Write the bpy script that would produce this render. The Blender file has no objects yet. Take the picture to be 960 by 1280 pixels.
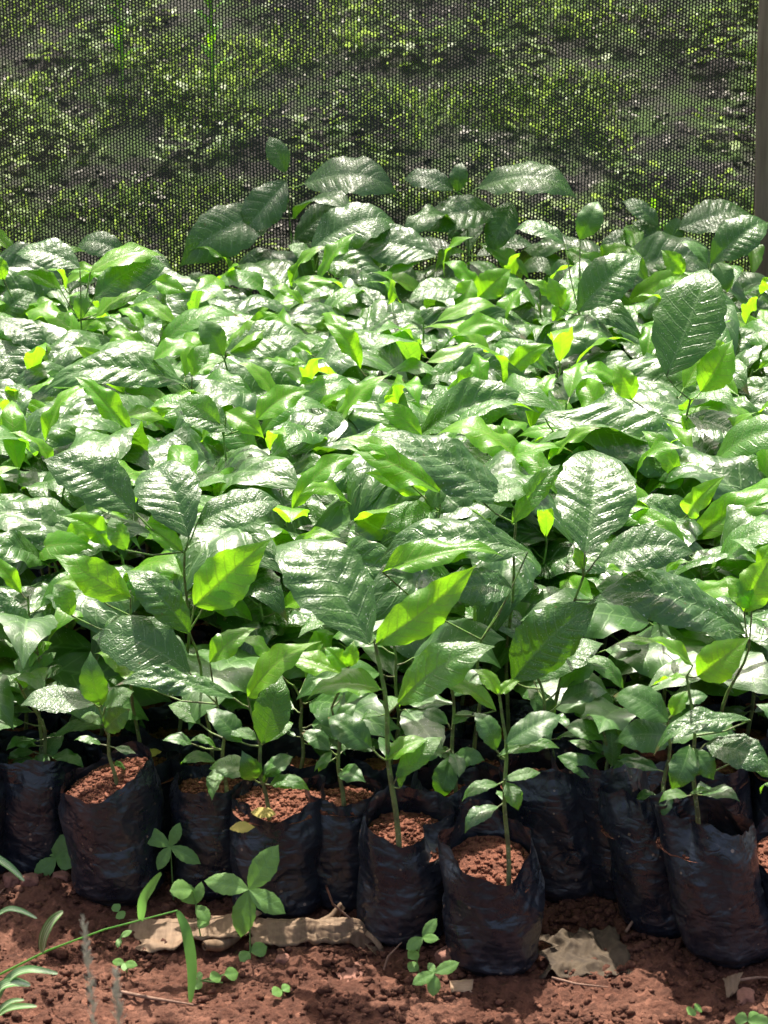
import bpy, math, random
import numpy as np
from mathutils import Vector, Matrix, noise
R = math.radians
rng = random.Random(7)
scene = bpy.context.scene
COL = scene.collection

# ------------------------------------------------------------------ camera
FPX = 2740.0            # focal length in photo pixels (960 x 1280)
CAMH = 1.38
PITCH = R(16.3)
cd = bpy.data.cameras.new('camera')
cam = bpy.data.objects.new('camera', cd); COL.objects.link(cam)
cam.location = (0, 0, CAMH)
cam.rotation_euler = (R(90) - PITCH, 0, 0)
cd.sensor_fit = 'VERTICAL'; cd.sensor_height = 24; cd.lens = FPX * 24 / 1280
cd.clip_start = 0.05; cd.clip_end = 500
cd.dof.use_dof = True; cd.dof.focus_distance = 3.45; cd.dof.aperture_fstop = 8
scene.camera = cam
# ------------------------------------------------------------------ world + sun
SUN_EL, SUN_AZ = R(65), R(-10)      # sun stands behind the bed, a little left (azimuth measured from +Y towards +X)
w = bpy.data.worlds.new('World'); scene.world = w; w.use_nodes = True
nt = w.node_tree
sky = nt.nodes.new('ShaderNodeTexSky'); sky.sky_type = 'NISHITA'; sky.sun_disc = False
sky.sun_elevation = SUN_EL; sky.sun_rotation = SUN_AZ; sky.dust_density = 9.0; sky.air_density = 0.8; sky.ozone_density = 0.6
nt.links.new(sky.outputs[0], nt.nodes['Background'].inputs[0])
nt.nodes['Background'].inputs[1].default_value = 0.13
sd = bpy.data.lights.new('sun', 'SUN'); sd.energy = 4.6; sd.angle = R(0.5); sd.color = (1.0, 0.94, 0.82)
sun = bpy.data.objects.new('sun', sd); COL.objects.link(sun)
sdir = Vector((math.sin(SUN_AZ) * math.cos(SUN_EL), math.cos(SUN_AZ) * math.cos(SUN_EL), math.sin(SUN_EL)))
sun.rotation_euler = sdir.to_track_quat('Z', 'Y').to_euler()
sun.location = sdir * 30
vs = scene.view_settings
vs.view_transform = 'Standard'; vs.look = 'None'; vs.exposure = 1.02; vs.gamma = 1.0
cy = scene.cycles
cy.max_bounces = 8; cy.transparent_max_bounces = 12; cy.transmission_bounces = 6; cy.diffuse_bounces = 4
cy.use_denoising = True
cy.sample_clamp_indirect = 6

FW = Vector((0, math.cos(PITCH), -math.sin(PITCH))); UP = Vector((0, math.sin(PITCH), math.cos(PITCH)))
def ray(px, py): return FW + Vector((1, 0, 0)) * ((px - 480) / FPX) - UP * ((py - 640) / FPX)
def atY(px, py, Y):
    d = ray(px, py); return Vector((0, 0, CAMH)) + d * (Y / d.y)
def atZ(px, py, Z=0.0):
    d = ray(px, py); return Vector((0, 0, CAMH)) + d * ((Z - CAMH) / d.z)
def proj(p):
    v = Vector(p) - Vector((0, 0, CAMH)); z = v.dot(FW)
    return 480 + FPX * v.x / z, 640 - FPX * v.dot(UP) / z, z

# ------------------------------------------------------------------ mesh helpers
def mesh_np(name, V, F, mat=None, smooth=True, uv=None, attrs=None):
    me = bpy.data.meshes.new(name)
    V = np.asarray(V, dtype=np.float32)
    if isinstance(F, np.ndarray):
        k = F.shape[1]
        me.vertices.add(len(V)); me.vertices.foreach_set('co', V.ravel())
        me.loops.add(F.size); me.loops.foreach_set('vertex_index', F.ravel().astype(np.int32))
        me.polygons.add(len(F)); me.polygons.foreach_set('loop_start', np.arange(0, F.size, k, dtype=np.int32))
        me.update(calc_edges=True)
    else:
        me.from_pydata([tuple(map(float, v)) for v in V], [], F)
    if smooth: me.polygons.foreach_set('use_smooth', [True] * len(me.polygons))
    if uv is not None:
        li = np.empty(len(me.loops), dtype=np.int32); me.loops.foreach_get('vertex_index', li)
        l = me.uv_layers.new(name='UVMap'); l.data.foreach_set('uv', np.asarray(uv, dtype=np.float32)[li].ravel())
    for k_, a in (attrs or {}).items():
        at = me.attributes.new(k_, 'FLOAT', 'POINT'); at.data.foreach_set('value', np.asarray(a, dtype=np.float32))
    if mat: me.materials.append(mat)
    me.validate(); me.update()
    return me
def add(name, me, parent=None, mtx=None, loc=None):
    o = bpy.data.objects.new(name, me); COL.objects.link(o)
    if parent: o.parent = parent
    if mtx is not None: o.matrix_local = mtx
    if loc is not None: o.location = loc
    return o
def tag(o, label=None, cat=None, group=None, kind=None):
    if label: o['label'] = label
    if cat: o['category'] = cat
    if group: o['group'] = group
    if kind: o['kind'] = kind
    return o
def empty(name, loc):
    o = bpy.data.objects.new(name, None); COL.objects.link(o); o.location = loc; o.empty_display_size = 0.05
    return o
def grid_faces(n, m, wrap=False):
    """faces of an n x m vertex grid, index = i*m + j; wrap joins the last j to the first"""
    i = np.arange(n - 1)[:, None]; j = np.arange(m if wrap else m - 1)[None, :]; j2 = (j + 1) % m
    return np.stack([i * m + j + 0 * i, i * m + j2 + 0 * i, (i + 1) * m + j2, (i + 1) * m + j], -1).reshape(-1, 4)
class MB:
    def __init__(s): s.V = []; s.F = []; s.n = 0
    def addm(s, V, F):
        V = np.asarray(V, dtype=np.float32); s.V.append(V); s.F.append(np.asarray(F) + s.n); s.n += len(V)
    def tube(s, pts, rad, seg=6):
        pts = [Vector(p) for p in pts]; n = len(pts)
        if not hasattr(rad, '__len__'): rad = [rad] * n
        V = []
        for i, p in enumerate(pts):
            t = (pts[min(i + 1, n - 1)] - pts[max(i - 1, 0)]).normalized()
            a = t.cross(Vector((0.3, 1, 0.1))).normalized(); b = t.cross(a)
            for k in range(seg):
                an = 2 * math.pi * k / seg
                V.append(p + (a * math.cos(an) + b * math.sin(an)) * rad[i])
        F = list(grid_faces(n, seg, True))
        s.addm(V, F)
    def build(s, name, mat, parent=None, smooth=True):
        me = mesh_np(name, np.concatenate(s.V), np.concatenate(s.F), mat, smooth)
        return add(name, me, parent)
def rodr(v): return v

# ------------------------------------------------------------------ materials
def newmat(name):
    m = bpy.data.materials.new(name); m.use_nodes = True
    t = m.node_tree; b = t.nodes['Principled BSDF']
    return m, t, b
def N(t, kind, **kw):
    n = t.nodes.new(kind)
    for k, v in kw.items():
        if k.startswith('i_'):
            n.inputs[k[2:].replace('_', ' ')].default_value = v
        else: setattr(n, k, v)
    return n
def math_n(t, op, a, b=None, c=None, clamp=False):
    n = t.nodes.new('ShaderNodeMath'); n.operation = op; n.use_clamp = clamp
    for i, x in enumerate((a, b, c)):
        if x is None: continue
        if isinstance(x, (int, float)): n.inputs[i].default_value = x
        else: t.links.new(x, n.inputs[i])
    return n.outputs[0]
def maprange(t, x, a, b, c=0.0, d=1.0):
    n = t.nodes.new('ShaderNodeMapRange'); n.clamp = True
    t.links.new(x, n.inputs[0])
    for i, v in enumerate((a, b, c, d)): n.inputs[i + 1].default_value = v
    return n.outputs[0]
def mix(t, f, a, b):
    n = t.nodes.new('ShaderNodeMix'); n.data_type = 'RGBA'
    if isinstance(f, (int, float)): n.inputs[0].default_value = f
    else: t.links.new(f, n.inputs[0])
    for i, x in ((6, a), (7, b)):
        if isinstance(x, tuple): n.inputs[i].default_value = (*x, 1)
        else: t.links.new(x, n.inputs[i])
    return n.outputs[2]

def leaf_material(name, c1, c2, tcol, tfac, rough, vein_col, speck=0.6, bump=1.0, ior=1.5):
    m, t, b = newmat(name); L = t.links
    oi = N(t, 'ShaderNodeObjectInfo')
    uvn = N(t, 'ShaderNodeUVMap')
    comb = N(t, 'ShaderNodeCombineXYZ'); L.new(oi.outputs['Random'], comb.inputs[0]); L.new(oi.outputs['Random'], comb.inputs[2])
    sc = N(t, 'ShaderNodeVectorMath', operation='SCALE'); L.new(comb.outputs[0], sc.inputs[0]); sc.inputs['Scale'].default_value = 47
    va = N(t, 'ShaderNodeVectorMath', operation='ADD')
    mp = N(t, 'ShaderNodeMapping'); mp.inputs['Scale'].default_value = (1, 2.2, 1); L.new(uvn.outputs[0], mp.inputs[0])
    L.new(mp.outputs[0], va.inputs[0]); L.new(sc.outputs[0], va.inputs[1])
    P = va.outputs[0]
    def nz(scale, detail=3.0, rough_=0.55):
        n = N(t, 'ShaderNodeTexNoise'); n.inputs['Scale'].default_value = scale; n.inputs['Detail'].default_value = detail
        n.inputs['Roughness'].default_value = rough_; L.new(P, n.inputs['Vector']); return n.outputs[0]
    ph = N(t, 'ShaderNodeAttribute', attribute_name='ph'); sx = N(t, 'ShaderNodeAttribute', attribute_name='sx')
    # side veins: distance of the phase from the nearest whole number
    wob = math_n(t, 'MULTIPLY_ADD', nz(9, 2), 0.18, -0.09)
    phw = math_n(t, 'ADD', ph.outputs['Fac'], wob)
    d = math_n(t, 'PINGPONG', phw, 0.5)                  # 0 on a vein, .5 between
    vein = maprange(t, d, 0.015, 0.09, 1, 0)
    asx = math_n(t, 'ABSOLUTE', sx.outputs['Fac'])
    rib = maprange(t, asx, 0.02, 0.055, 1, 0)
    vein = math_n(t, 'MULTIPLY', vein, maprange(t, asx, 0.6, 0.95, 1, 0))
    vall = math_n(t, 'MAXIMUM', vein, rib)
    base = mix(t, maprange(t, oi.outputs['Random'], 0.1, 0.9), c1, c2)
    dark = tuple(x * 0.62 for x in c1)
    base = mix(t, maprange(t, nz(2.3, 3), 0.38, 0.68), base, mix(t, 0.5, base, dark))
    base = mix(t, math_n(t, 'MULTIPLY', vall, 0.75), base, vein_col)
    # pale specks, only on part of each leaf
    vo = N(t, 'ShaderNodeTexVoronoi'); vo.inputs['Scale'].default_value = 24; L.new(P, vo.inputs['Vector'])
    wn = N(t, 'ShaderNodeSeparateColor'); L.new(vo.outputs['Color'], wn.inputs[0])
    thr = maprange(t, wn.outputs[0], 0.3, 1.0, 0.0, 0.27)
    spk = math_n(t, 'LESS_THAN', vo.outputs['Distance'], thr)
    region = maprange(t, nz(1.7, 2), 0.45, 0.52)
    spk = math_n(t, 'MULTIPLY', math_n(t, 'MULTIPLY', spk, region), speck)
    # few brown blemishes
    v2 = N(t, 'ShaderNodeTexVoronoi'); v2.inputs['Scale'].default_value = 5; L.new(P, v2.inputs['Vector'])
    w2 = N(t, 'ShaderNodeSeparateColor'); L.new(v2.outputs['Color'], w2.inputs[0])
    bl = math_n(t, 'LESS_THAN', v2.outputs['Distance'], maprange(t, w2.outputs[1], 0.86, 1.0, 0.0, 0.16))
    base2 = mix(t, math_n(t, 'MULTIPLY', bl, 0.7), base, (0.12, 0.07, 0.02))
    suv = N(t, 'ShaderNodeSeparateXYZ'); L.new(uvn.outputs[0], suv.inputs[0])
    r7 = math_n(t, 'FRACT', math_n(t, 'MULTIPLY', oi.outputs['Random'], 7.31))
    tipm = math_n(t, 'GREATER_THAN', math_n(t, 'ADD', suv.outputs[1], math_n(t, 'MULTIPLY_ADD', nz(12, 2), 0.12, -0.06)), maprange(t, r7, 0.0, 0.25, 0.90, 1.08))
    base2 = mix(t, math_n(t, 'MULTIPLY', tipm, 0.8), base2, (0.16, 0.09, 0.03))
    colr = mix(t, spk, base2, (0.82, 0.86, 0.80))
    L.new(colr, b.inputs['Base Color'])
    rr = maprange(t, nz(6, 3), 0.3, 0.7, rough - 0.07, rough + 0.10)
    L.new(rr, b.inputs['Roughness'])
    b.inputs['Specular IOR Level'].default_value = 1.0; b.inputs['IOR'].default_value = ior
    # relief: reticulate network + veins sunk in the upper face
    v3 = N(t, 'ShaderNodeTexVoronoi', feature='DISTANCE_TO_EDGE'); v3.inputs['Scale'].default_value = 13; L.new(P, v3.inputs['Vector'])
    net_ = maprange(t, v3.outputs['Distance'], 0.0, 0.22)
    h = math_n(t, 'MULTIPLY_ADD', net_, 0.8, math_n(t, 'MULTIPLY', nz(11, 2), 0.7))
    h = math_n(t, 'SUBTRACT', h, math_n(t, 'MULTIPLY', vein, 1.8))
    h = math_n(t, 'MULTIPLY_ADD', spk, 0.9, h)
    bp = N(t, 'ShaderNodeBump'); bp.inputs['Strength'].default_value = 0.6 * bump; bp.inputs['Distance'].default_value = 0.00055
    L.new(h, bp.inputs['Height']); L.new(bp.outputs[0], b.inputs['Normal'])
    tr = N(t, 'ShaderNodeBsdfTranslucent')
    tc = mix(t, maprange(t, nz(3.1, 4), 0.35, 0.7), tcol, tuple(x * f_ for x, f_ in zip(tcol, (0.62, 0.78, 0.8))))
    tc = mix(t, math_n(t, 'MULTIPLY', vall, 0.8), tc, tuple(x * 0.45 for x in tcol))
    tc = mix(t, math_n(t, 'MULTIPLY', maprange(t, v3.outputs['Distance'], 0.0, 0.1, 1, 0), 0.28), tc, tuple(x * 0.5 for x in tcol))
    L.new(tc, tr.inputs[0]); L.new(bp.outputs[0], tr.inputs['Normal'])
    ms = N(t, 'ShaderNodeMixShader'); ms.inputs[0].default_value = tfac
    L.new(b.outputs[0], ms.inputs[1]); L.new(tr.outputs[0], ms.inputs[2])
    L.new(ms.outputs[0], t.nodes['Material Output'].inputs[0])
    return m
M = {}
M['leaf'] = leaf_material('mature_leaf', (0.030, 0.108, 0.014), (0.062, 0.180, 0.020), (0.17, 0.42, 0.012), 0.28, 0.355, (0.16, 0.30, 0.10))
M['small'] = leaf_material('small_leaf', (0.035, 0.125, 0.016), (0.065, 0.195, 0.022), (0.18, 0.44, 0.012), 0.28, 0.42, (0.14, 0.30, 0.07), 0.5, 0.3)
M['mid'] = leaf_material('half_grown_leaf', (0.07, 0.21, 0.03), (0.10, 0.27, 0.035), (0.32, 0.72, 0.02), 0.44, 0.38, (0.22, 0.38, 0.10), 0.35, 1.0, 1.55)
M['young'] = leaf_material('young_leaf', (0.12, 0.34, 0.02), (0.18, 0.40, 0.025), (0.42, 0.86, 0.02), 0.52, 0.34, (0.30, 0.48, 0.08), 0.15, 0.5, 1.45)
M['weed'] = leaf_material('weed_leaf', (0.15, 0.33, 0.06), (0.20, 0.40, 0.08), (0.3, 0.62, 0.08), 0.3, 0.5, (0.2, 0.42, 0.12), 0.1, 0.4, 1.4)

def stem_material():
    m, t, b = newmat('seedling_stem'); L = t.links
    tc = N(t, 'ShaderNodeTexCoord'); n = N(t, 'ShaderNodeTexNoise'); n.inputs['Scale'].default_value = 60; n.inputs['Detail'].default_value = 4
    L.new(tc.outputs['Object'], n.inputs['Vector'])
    sp = N(t, 'ShaderNodeSeparateXYZ'); L.new(tc.outputs['Object'], sp.inputs[0])
    hz = maprange(t, sp.outputs[2], 0.10, 0.36)
    c = mix(t, hz, (0.20, 0.19, 0.09), (0.17, 0.33, 0.06))
    c = mix(t, maprange(t, n.outputs[0], 0.45, 0.6), c, (0.11, 0.12, 0.05))
    vo = N(t, 'ShaderNodeTexVoronoi'); vo.inputs['Scale'].default_value = 160; L.new(tc.outputs['Object'], vo.inputs['Vector'])
    c = mix(t, maprange(t, vo.outputs['Distance'], 0.18, 0.25, 0.5, 0), c, (0.45, 0.42, 0.3))
    L.new(c, b.inputs['Base Color']); b.inputs['Roughness'].default_value = 0.5
    bp = N(t, 'ShaderNodeBump'); bp.inputs['Distance'].default_value = 0.0006; bp.inputs['Strength'].default_value = 0.6
    L.new(n.outputs[0], bp.inputs['Height']); L.new(bp.outputs[0], b.inputs['Normal'])
    return m
M['stem'] = stem_material()

def soil_material(name, a, bcol, c, scale=1.0, dist=0.004):
    m, t, b = newmat(name); L = t.links
    tc = N(t, 'ShaderNodeTexCoord')
    def nz(s, d=6, r=0.6):
        n = N(t, 'ShaderNodeTexNoise'); n.inputs['Scale'].default_value = s * scale; n.inputs['Detail'].default_value = d
        n.inputs['Roughness'].default_value = r; L.new(tc.outputs['Object'], n.inputs['Vector']); return n.outputs[0]
    big = nz(7, 4); med = nz(55, 5, 0.65); fine = nz(300, 4, 0.7)
    col = mix(t, maprange(t, med, 0.35, 0.65), a, bcol)
    col = mix(t, maprange(t, big, 0.45, 0.66), col, c)
    col = mix(t, maprange(t, fine, 0.58, 0.72, 0, 0.55), col, tuple(min(1, x * 2.1) for x in bcol))
    vc = N(t, 'ShaderNodeTexVoronoi'); vc.inputs['Scale'].default_value = 120 * scale; L.new(tc.outputs['Object'], vc.inputs['Vector'])
    vs_ = N(t, 'ShaderNodeSeparateColor'); L.new(vc.outputs['Color'], vs_.inputs[0])
    col = mix(t, maprange(t, vs_.outputs[0], 0.6, 1.0, 0.0, 0.5), col, tuple(x * 0.5 for x in a))
    col = mix(t, maprange(t, vs_.outputs[1], 0.88, 1.0, 0.0, 0.7), col, tuple(min(1, x * 1.7) for x in c))
    if name == 'red_soil':      # the slope behind the net is darker, greyer mulch
        sp = N(t, 'ShaderNodeSeparateXYZ'); L.new(tc.outputs['Object'], sp.inputs[0])
        far = maprange(t, math_n(t, 'ADD', sp.outputs[1], math_n(t, 'MULTIPLY', big, 0.4)), 5.1, 5.4)
        mul = mix(t, maprange(t, nz(2.2, 4), 0.42, 0.60), (0.020, 0.017, 0.016), (0.055, 0.055, 0.045))
        mul = mix(t, maprange(t, nz(9, 4), 0.44, 0.62), mul, (0.055, 0.10, 0.022))
        col = mix(t, far, col, mul)
        bounce_cut = maprange(t, math_n(t, 'ADD', sp.outputs[1], math_n(t, 'MULTIPLY', big, 0.3)), 2.15, 2.42, 1.0, 0.0)      # greyer unseen near ground, added to cut red bounce onto the bags
        col = mix(t, bounce_cut, col, mix(t, maprange(t, nz(20, 4), 0.4, 0.6), (0.045, 0.060, 0.025), (0.075, 0.060, 0.045)))
    L.new(col, b.inputs['Base Color']); b.inputs['Roughness'].default_value = 0.9; b.inputs['Specular IOR Level'].default_value = 0.25
    vg = N(t, 'ShaderNodeTexVoronoi'); vg.inputs['Scale'].default_value = 170 * scale; L.new(tc.outputs['Object'], vg.inputs['Vector'])
    vg2 = N(t, 'ShaderNodeTexVoronoi'); vg2.inputs['Scale'].default_value = 75 * scale; L.new(tc.outputs['Object'], vg2.inputs['Vector'])
    hh = math_n(t, 'MULTIPLY_ADD', fine, 0.35, med)
    hh = math_n(t, 'SUBTRACT', hh, math_n(t, 'ADD', math_n(t, 'MULTIPLY', vg.outputs['Distance'], 0.45), math_n(t, 'MULTIPLY', vg2.outputs['Distance'], 0.5)))
    bp = N(t, 'ShaderNodeBump'); bp.inputs['Distance'].default_value = dist; bp.inputs['Strength'].default_value = 1.0
    L.new(hh, bp.inputs['Height']); L.new(bp.outputs[0], b.inputs['Normal'])
    return m
M['soil'] = soil_material('red_soil', (0.070, 0.027, 0.017), (0.120, 0.047, 0.029), (0.150, 0.066, 0.043))
M['potsoil'] = soil_material('potting_soil', (0.13, 0.046, 0.028), (0.25, 0.092, 0.055), (0.18, 0.072, 0.046))

def bag_material():
    m, t, b = newmat('black_polythene'); L = t.links
    tc = N(t, 'ShaderNodeTexCoord'); oi = N(t, 'ShaderNodeObjectInfo')
    va = N(t, 'ShaderNodeVectorMath', operation='ADD'); L.new(tc.outputs['Object'], va.inputs[0])
    cb = N(t, 'ShaderNodeCombineXYZ'); L.new(math_n(t, 'MULTIPLY', oi.outputs['Random'], 9.0), cb.inputs[0]); L.new(cb.outputs[0], va.inputs[1])
    def nz(s, d=5, r=0.6, st=(1, 1, 1), di=0.0):
        mp = N(t, 'ShaderNodeMapping'); mp.inputs['Scale'].default_value = st; L.new(va.outputs[0], mp.inputs[0])
        n = N(t, 'ShaderNodeTexNoise'); n.inputs['Scale'].default_value = s; n.inputs['Detail'].default_value = d
        n.inputs['Roughness'].default_value = r; n.inputs['Distortion'].default_value = di; L.new(mp.outputs[0], n.inputs['Vector']); return n.outputs[0]
    sp = N(t, 'ShaderNodeSeparateXYZ'); L.new(tc.outputs['Object'], sp.inputs[0])
    low = maprange(t, sp.outputs[2], 0.0, 0.15, 0.10, -0.03)
    mud = maprange(t, math_n(t, 'ADD', math_n(t, 'ADD', math_n(t, 'MULTIPLY', nz(13, 4, 0.6), 0.6), math_n(t, 'MULTIPLY', nz(75, 6, 0.75), 0.4)), low), 0.61, 0.70)
    dust = maprange(t, nz(24, 7, 0.7, (1, 1, 0.5)), 0.42, 0.72, 0.0, 0.36)
    vo = N(t, 'ShaderNodeTexVoronoi'); vo.inputs['Scale'].default_value = 95; L.new(va.outputs[0], vo.inputs['Vector'])
    ws = N(t, 'ShaderNodeSeparateColor'); L.new(vo.outputs['Color'], ws.inputs[0])
    spk = math_n(t, 'LESS_THAN', vo.outputs['Distance'], maprange(t, ws.outputs[0], 0.75, 1.0, 0.0, 0.24))
    c = mix(t, dust, (0.013, 0.017, 0.027), (0.070, 0.078, 0.094))
    c = mix(t, math_n(t, 'MULTIPLY', mud, 0.38), c, (0.10, 0.07, 0.055))
    c = mix(t, math_n(t, 'MULTIPLY', spk, 0.8), c, (0.28, 0.20, 0.15))
    L.new(c, b.inputs['Base Color'])
    rr = math_n(t, 'ADD', maprange(t, dust, 0, 0.36, 0.27, 0.50), math_n(t, 'MULTIPLY', mud, 0.3))
    L.new(rr, b.inputs['Roughness']); b.inputs['Specular IOR Level'].default_value = 0.7
    # creases: stretched ridged noise
    r1 = math_n(t, 'ABSOLUTE', math_n(t, 'SUBTRACT', nz(11, 2, 0.5, (1, 1, 1.5), 1.2), 0.5))
    r2 = math_n(t, 'ABSOLUTE', math_n(t, 'SUBTRACT', nz(34, 2, 0.5, (1, 1, 1.5), 0.8), 0.5))
    mv = N(t, 'ShaderNodeMapping'); mv.inputs['Scale'].default_value = (1, 1, 1.35); L.new(va.outputs[0], mv.inputs[0])
    dn = N(t, 'ShaderNodeTexNoise'); dn.inputs['Scale'].default_value = 14; L.new(mv.outputs[0], dn.inputs['Vector'])
    dv = N(t, 'ShaderNodeVectorMath', operation='SCALE'); L.new(dn.outputs['Color'], dv.inputs[0]); dv.inputs['Scale'].default_value = 0.06
    da = N(t, 'ShaderNodeVectorMath', operation='ADD'); L.new(mv.outputs[0], da.inputs[0]); L.new(dv.outputs[0], da.inputs[1])
    v4 = N(t, 'ShaderNodeTexVoronoi'); v4.inputs['Scale'].default_value = 30; L.new(da.outputs[0], v4.inputs['Vector'])
    v5 = N(t, 'ShaderNodeTexVoronoi'); v5.inputs['Scale'].default_value = 75; L.new(da.outputs[0], v5.inputs['Vector'])
    h = math_n(t, 'ADD', math_n(t, 'MULTIPLY', r1, 1.6), math_n(t, 'MULTIPLY', r2, 0.7))
    h = math_n(t, 'ADD', h, math_n(t, 'ADD', math_n(t, 'MULTIPLY', v4.outputs['Distance'], 0.55), math_n(t, 'MULTIPLY', v5.outputs['Distance'], 0.16)))
    bp = N(t, 'ShaderNodeBump'); bp.inputs['Distance'].default_value = 0.0050; bp.inputs['Strength'].default_value = 0.9
    L.new(h, bp.inputs['Height']); L.new(bp.outputs[0], b.inputs['Normal'])
    return m
M['bag'] = bag_material()

def simple(name, a, bcol, rough=0.8, scale=40, stretch=(1, 1, 1), dist=0.001, trans=0.0):
    m, t, b = newmat(name); L = t.links
    tc = N(t, 'ShaderNodeTexCoord'); mp = N(t, 'ShaderNodeMapping'); mp.inputs['Scale'].default_value = stretch
    L.new(tc.outputs['Object'], mp.inputs[0])
    n = N(t, 'ShaderNodeTexNoise'); n.inputs['Scale'].default_value = scale; n.inputs['Detail'].default_value = 6; n.inputs['Roughness'].default_value = 0.65
    L.new(mp.outputs[0], n.inputs['Vector'])
    L.new(mix(t, maprange(t, n.outputs[0], 0.33, 0.67), a, bcol), b.inputs['Base Color'])
    b.inputs['Roughness'].default_value = rough
    bp = N(t, 'ShaderNodeBump'); bp.inputs['Distance'].default_value = dist; bp.inputs['Strength'].default_value = 0.8
    L.new(n.outputs[0], bp.inputs['Height']); L.new(bp.outputs[0], b.inputs['Normal'])
    if trans:
        tr = N(t, 'ShaderNodeBsdfTranslucent'); tr.inputs[0].default_value = (*[min(1, x * 2.0) for x in bcol], 1)
        ms = N(t, 'ShaderNodeMixShader'); ms.inputs[0].default_value = trans
        L.new(b.outputs[0], ms.inputs[1]); L.new(tr.outputs[0], ms.inputs[2]); L.new(ms.outputs[0], t.nodes['Material Output'].inputs[0])
    return m
M['post'] = simple('weathered_wood', (0.13, 0.095, 0.07), (0.34, 0.28, 0.22), 0.85, 22, (1, 1, 0.12), 0.004)
M['dry'] = simple('dry_leaf', (0.15, 0.09, 0.05), (0.33, 0.215, 0.135), 0.75, 30, (4, 0.6, 1), 0.0012, 0.15)
M['paper'] = simple('rotted_sheet', (0.045, 0.029, 0.018), (0.105, 0.072, 0.042), 0.85, 45, (1, 1, 1), 0.002)
M['twig'] = simple('twig', (0.16, 0.09, 0.06), (0.34, 0.2, 0.14), 0.8, 120)
M['yellow'] = simple('yellowed_leaf', (0.42, 0.33, 0.05), (0.55, 0.45, 0.12), 0.6, 60, (1, 1, 1), 0.0008, 0.2)
M['stone'] = simple('soil_lump', (0.20, 0.085, 0.06), (0.30, 0.14, 0.10), 0.9, 70, (1, 1, 1), 0.002)
M['chip'] = simple('wood_chip', (0.33, 0.2, 0.12), (0.45, 0.3, 0.2), 0.8, 60, (1, 5, 1), 0.001)
M['grassgreen'] = simple('grass_blade', (0.09, 0.26, 0.04), (0.16, 0.36, 0.07), 0.45, 30, (1, 1, 1), 0.0005, 0.3)
M['grassbg'] = simple('hill_grass', (0.08, 0.18, 0.025), (0.22, 0.32, 0.06), 0.45, 2.2, (1, 1, 1), 0.0005, 0.38)
M['litter'] = simple('leaf_litter', (0.14, 0.13, 0.10), (0.36, 0.35, 0.31), 0.8, 5, (1, 1, 1), 0.001)
M['seedhead'] = simple('grass_seed_head', (0.62, 0.58, 0.42), (0.80, 0.77, 0.60), 0.8, 60, (1, 1, 1), 0.0005, 0.3)

def striped_material():
    m, t, b = newmat('striped_blade'); L = t.links
    uvn = N(t, 'ShaderNodeUVMap'); mp = N(t, 'ShaderNodeMapping'); mp.inputs['Scale'].default_value = (7, 0.5, 1)
    L.new(uvn.outputs[0], mp.inputs[0]); n = N(t, 'ShaderNodeTexNoise'); n.inputs['Scale'].default_value = 1.6; n.inputs['Detail'].default_value = 3
    L.new(mp.outputs[0], n.inputs['Vector'])
    L.new(mix(t, maprange(t, n.outputs[0], 0.50, 0.60), (0.09, 0.24, 0.05), (0.66, 0.70, 0.50)), b.inputs['Base Color'])
    b.inputs['Roughness'].default_value = 0.42
    return m
M['striped'] = striped_material()

def net_material():
    m, t, b = newmat('shade_net'); L = t.links
    uvn = N(t, 'ShaderNodeUVMap'); sp = N(t, 'ShaderNodeSeparateXYZ')
    nz = N(t, 'ShaderNodeTexNoise'); nz.inputs['Scale'].default_value = 0.35; nz.inputs['Detail'].default_value = 2; L.new(uvn.outputs[0], nz.inputs['Vector'])
    ds = N(t, 'ShaderNodeVectorMath', operation='SCALE'); L.new(nz.outputs['Color'], ds.inputs[0]); ds.inputs['Scale'].default_value = 0.55
    ad = N(t, 'ShaderNodeVectorMath', operation='ADD'); L.new(uvn.outputs[0], ad.inputs[0]); L.new(ds.outputs[0], ad.inputs[1])
    L.new(ad.outputs[0], sp.inputs[0])
    u, v = sp.outputs[0], sp.outputs[1]
    colid = math_n(t, 'FLOOR', u)
    par = math_n(t, 'MULTIPLY', math_n(t, 'MODULO', colid, 2.0), 0.5)
    fu = math_n(t, 'ABSOLUTE', math_n(t, 'SUBTRACT', math_n(t, 'FRACT', u), 0.5))
    fv = math_n(t, 'ABSOLUTE', math_n(t, 'SUBTRACT', math_n(t, 'FRACT', math_n(t, 'ADD', v, par)), 0.5))
    # elliptical opening, its size drifting over the cloth
    n2 = N(t, 'ShaderNodeTexNoise'); n2.inputs['Scale'].default_value = 0.05; n2.inputs['Detail'].default_value = 3; L.new(uvn.outputs[0], n2.inputs['Vector'])
    n3 = N(t, 'ShaderNodeTexNoise'); n3.inputs['Scale'].default_value = 1.2; n3.inputs['Detail'].default_value = 2; L.new(uvn.outputs[0], n3.inputs['Vector'])
    size = math_n(t, 'ADD', maprange(t, n2.outputs[0], 0.3, 0.7, 0.20, 0.33), math_n(t, 'MULTIPLY_ADD', n3.outputs[0], 0.22, -0.11))
    e = math_n(t, 'SQRT', math_n(t, 'ADD', math_n(t, 'POWER', fu, 2.0), math_n(t, 'POWER', math_n(t, 'MULTIPLY', fv, 0.72), 2.0)))
    hole = math_n(t, 'LESS_THAN', e, size)
    b.inputs['Base Color'].default_value = (0.034, 0.034, 0.035, 1); b.inputs['Roughness'].default_value = 0.55
    tr = N(t, 'ShaderNodeBsdfTransparent'); ms = N(t, 'ShaderNodeMixShader')
    L.new(hole, ms.inputs[0]); L.new(b.outputs[0], ms.inputs[1]); L.new(tr.outputs[0], ms.inputs[2])
    L.new(ms.outputs[0], t.nodes['Material Output'].inputs[0])
    return m
M['net'] = net_material()

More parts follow.
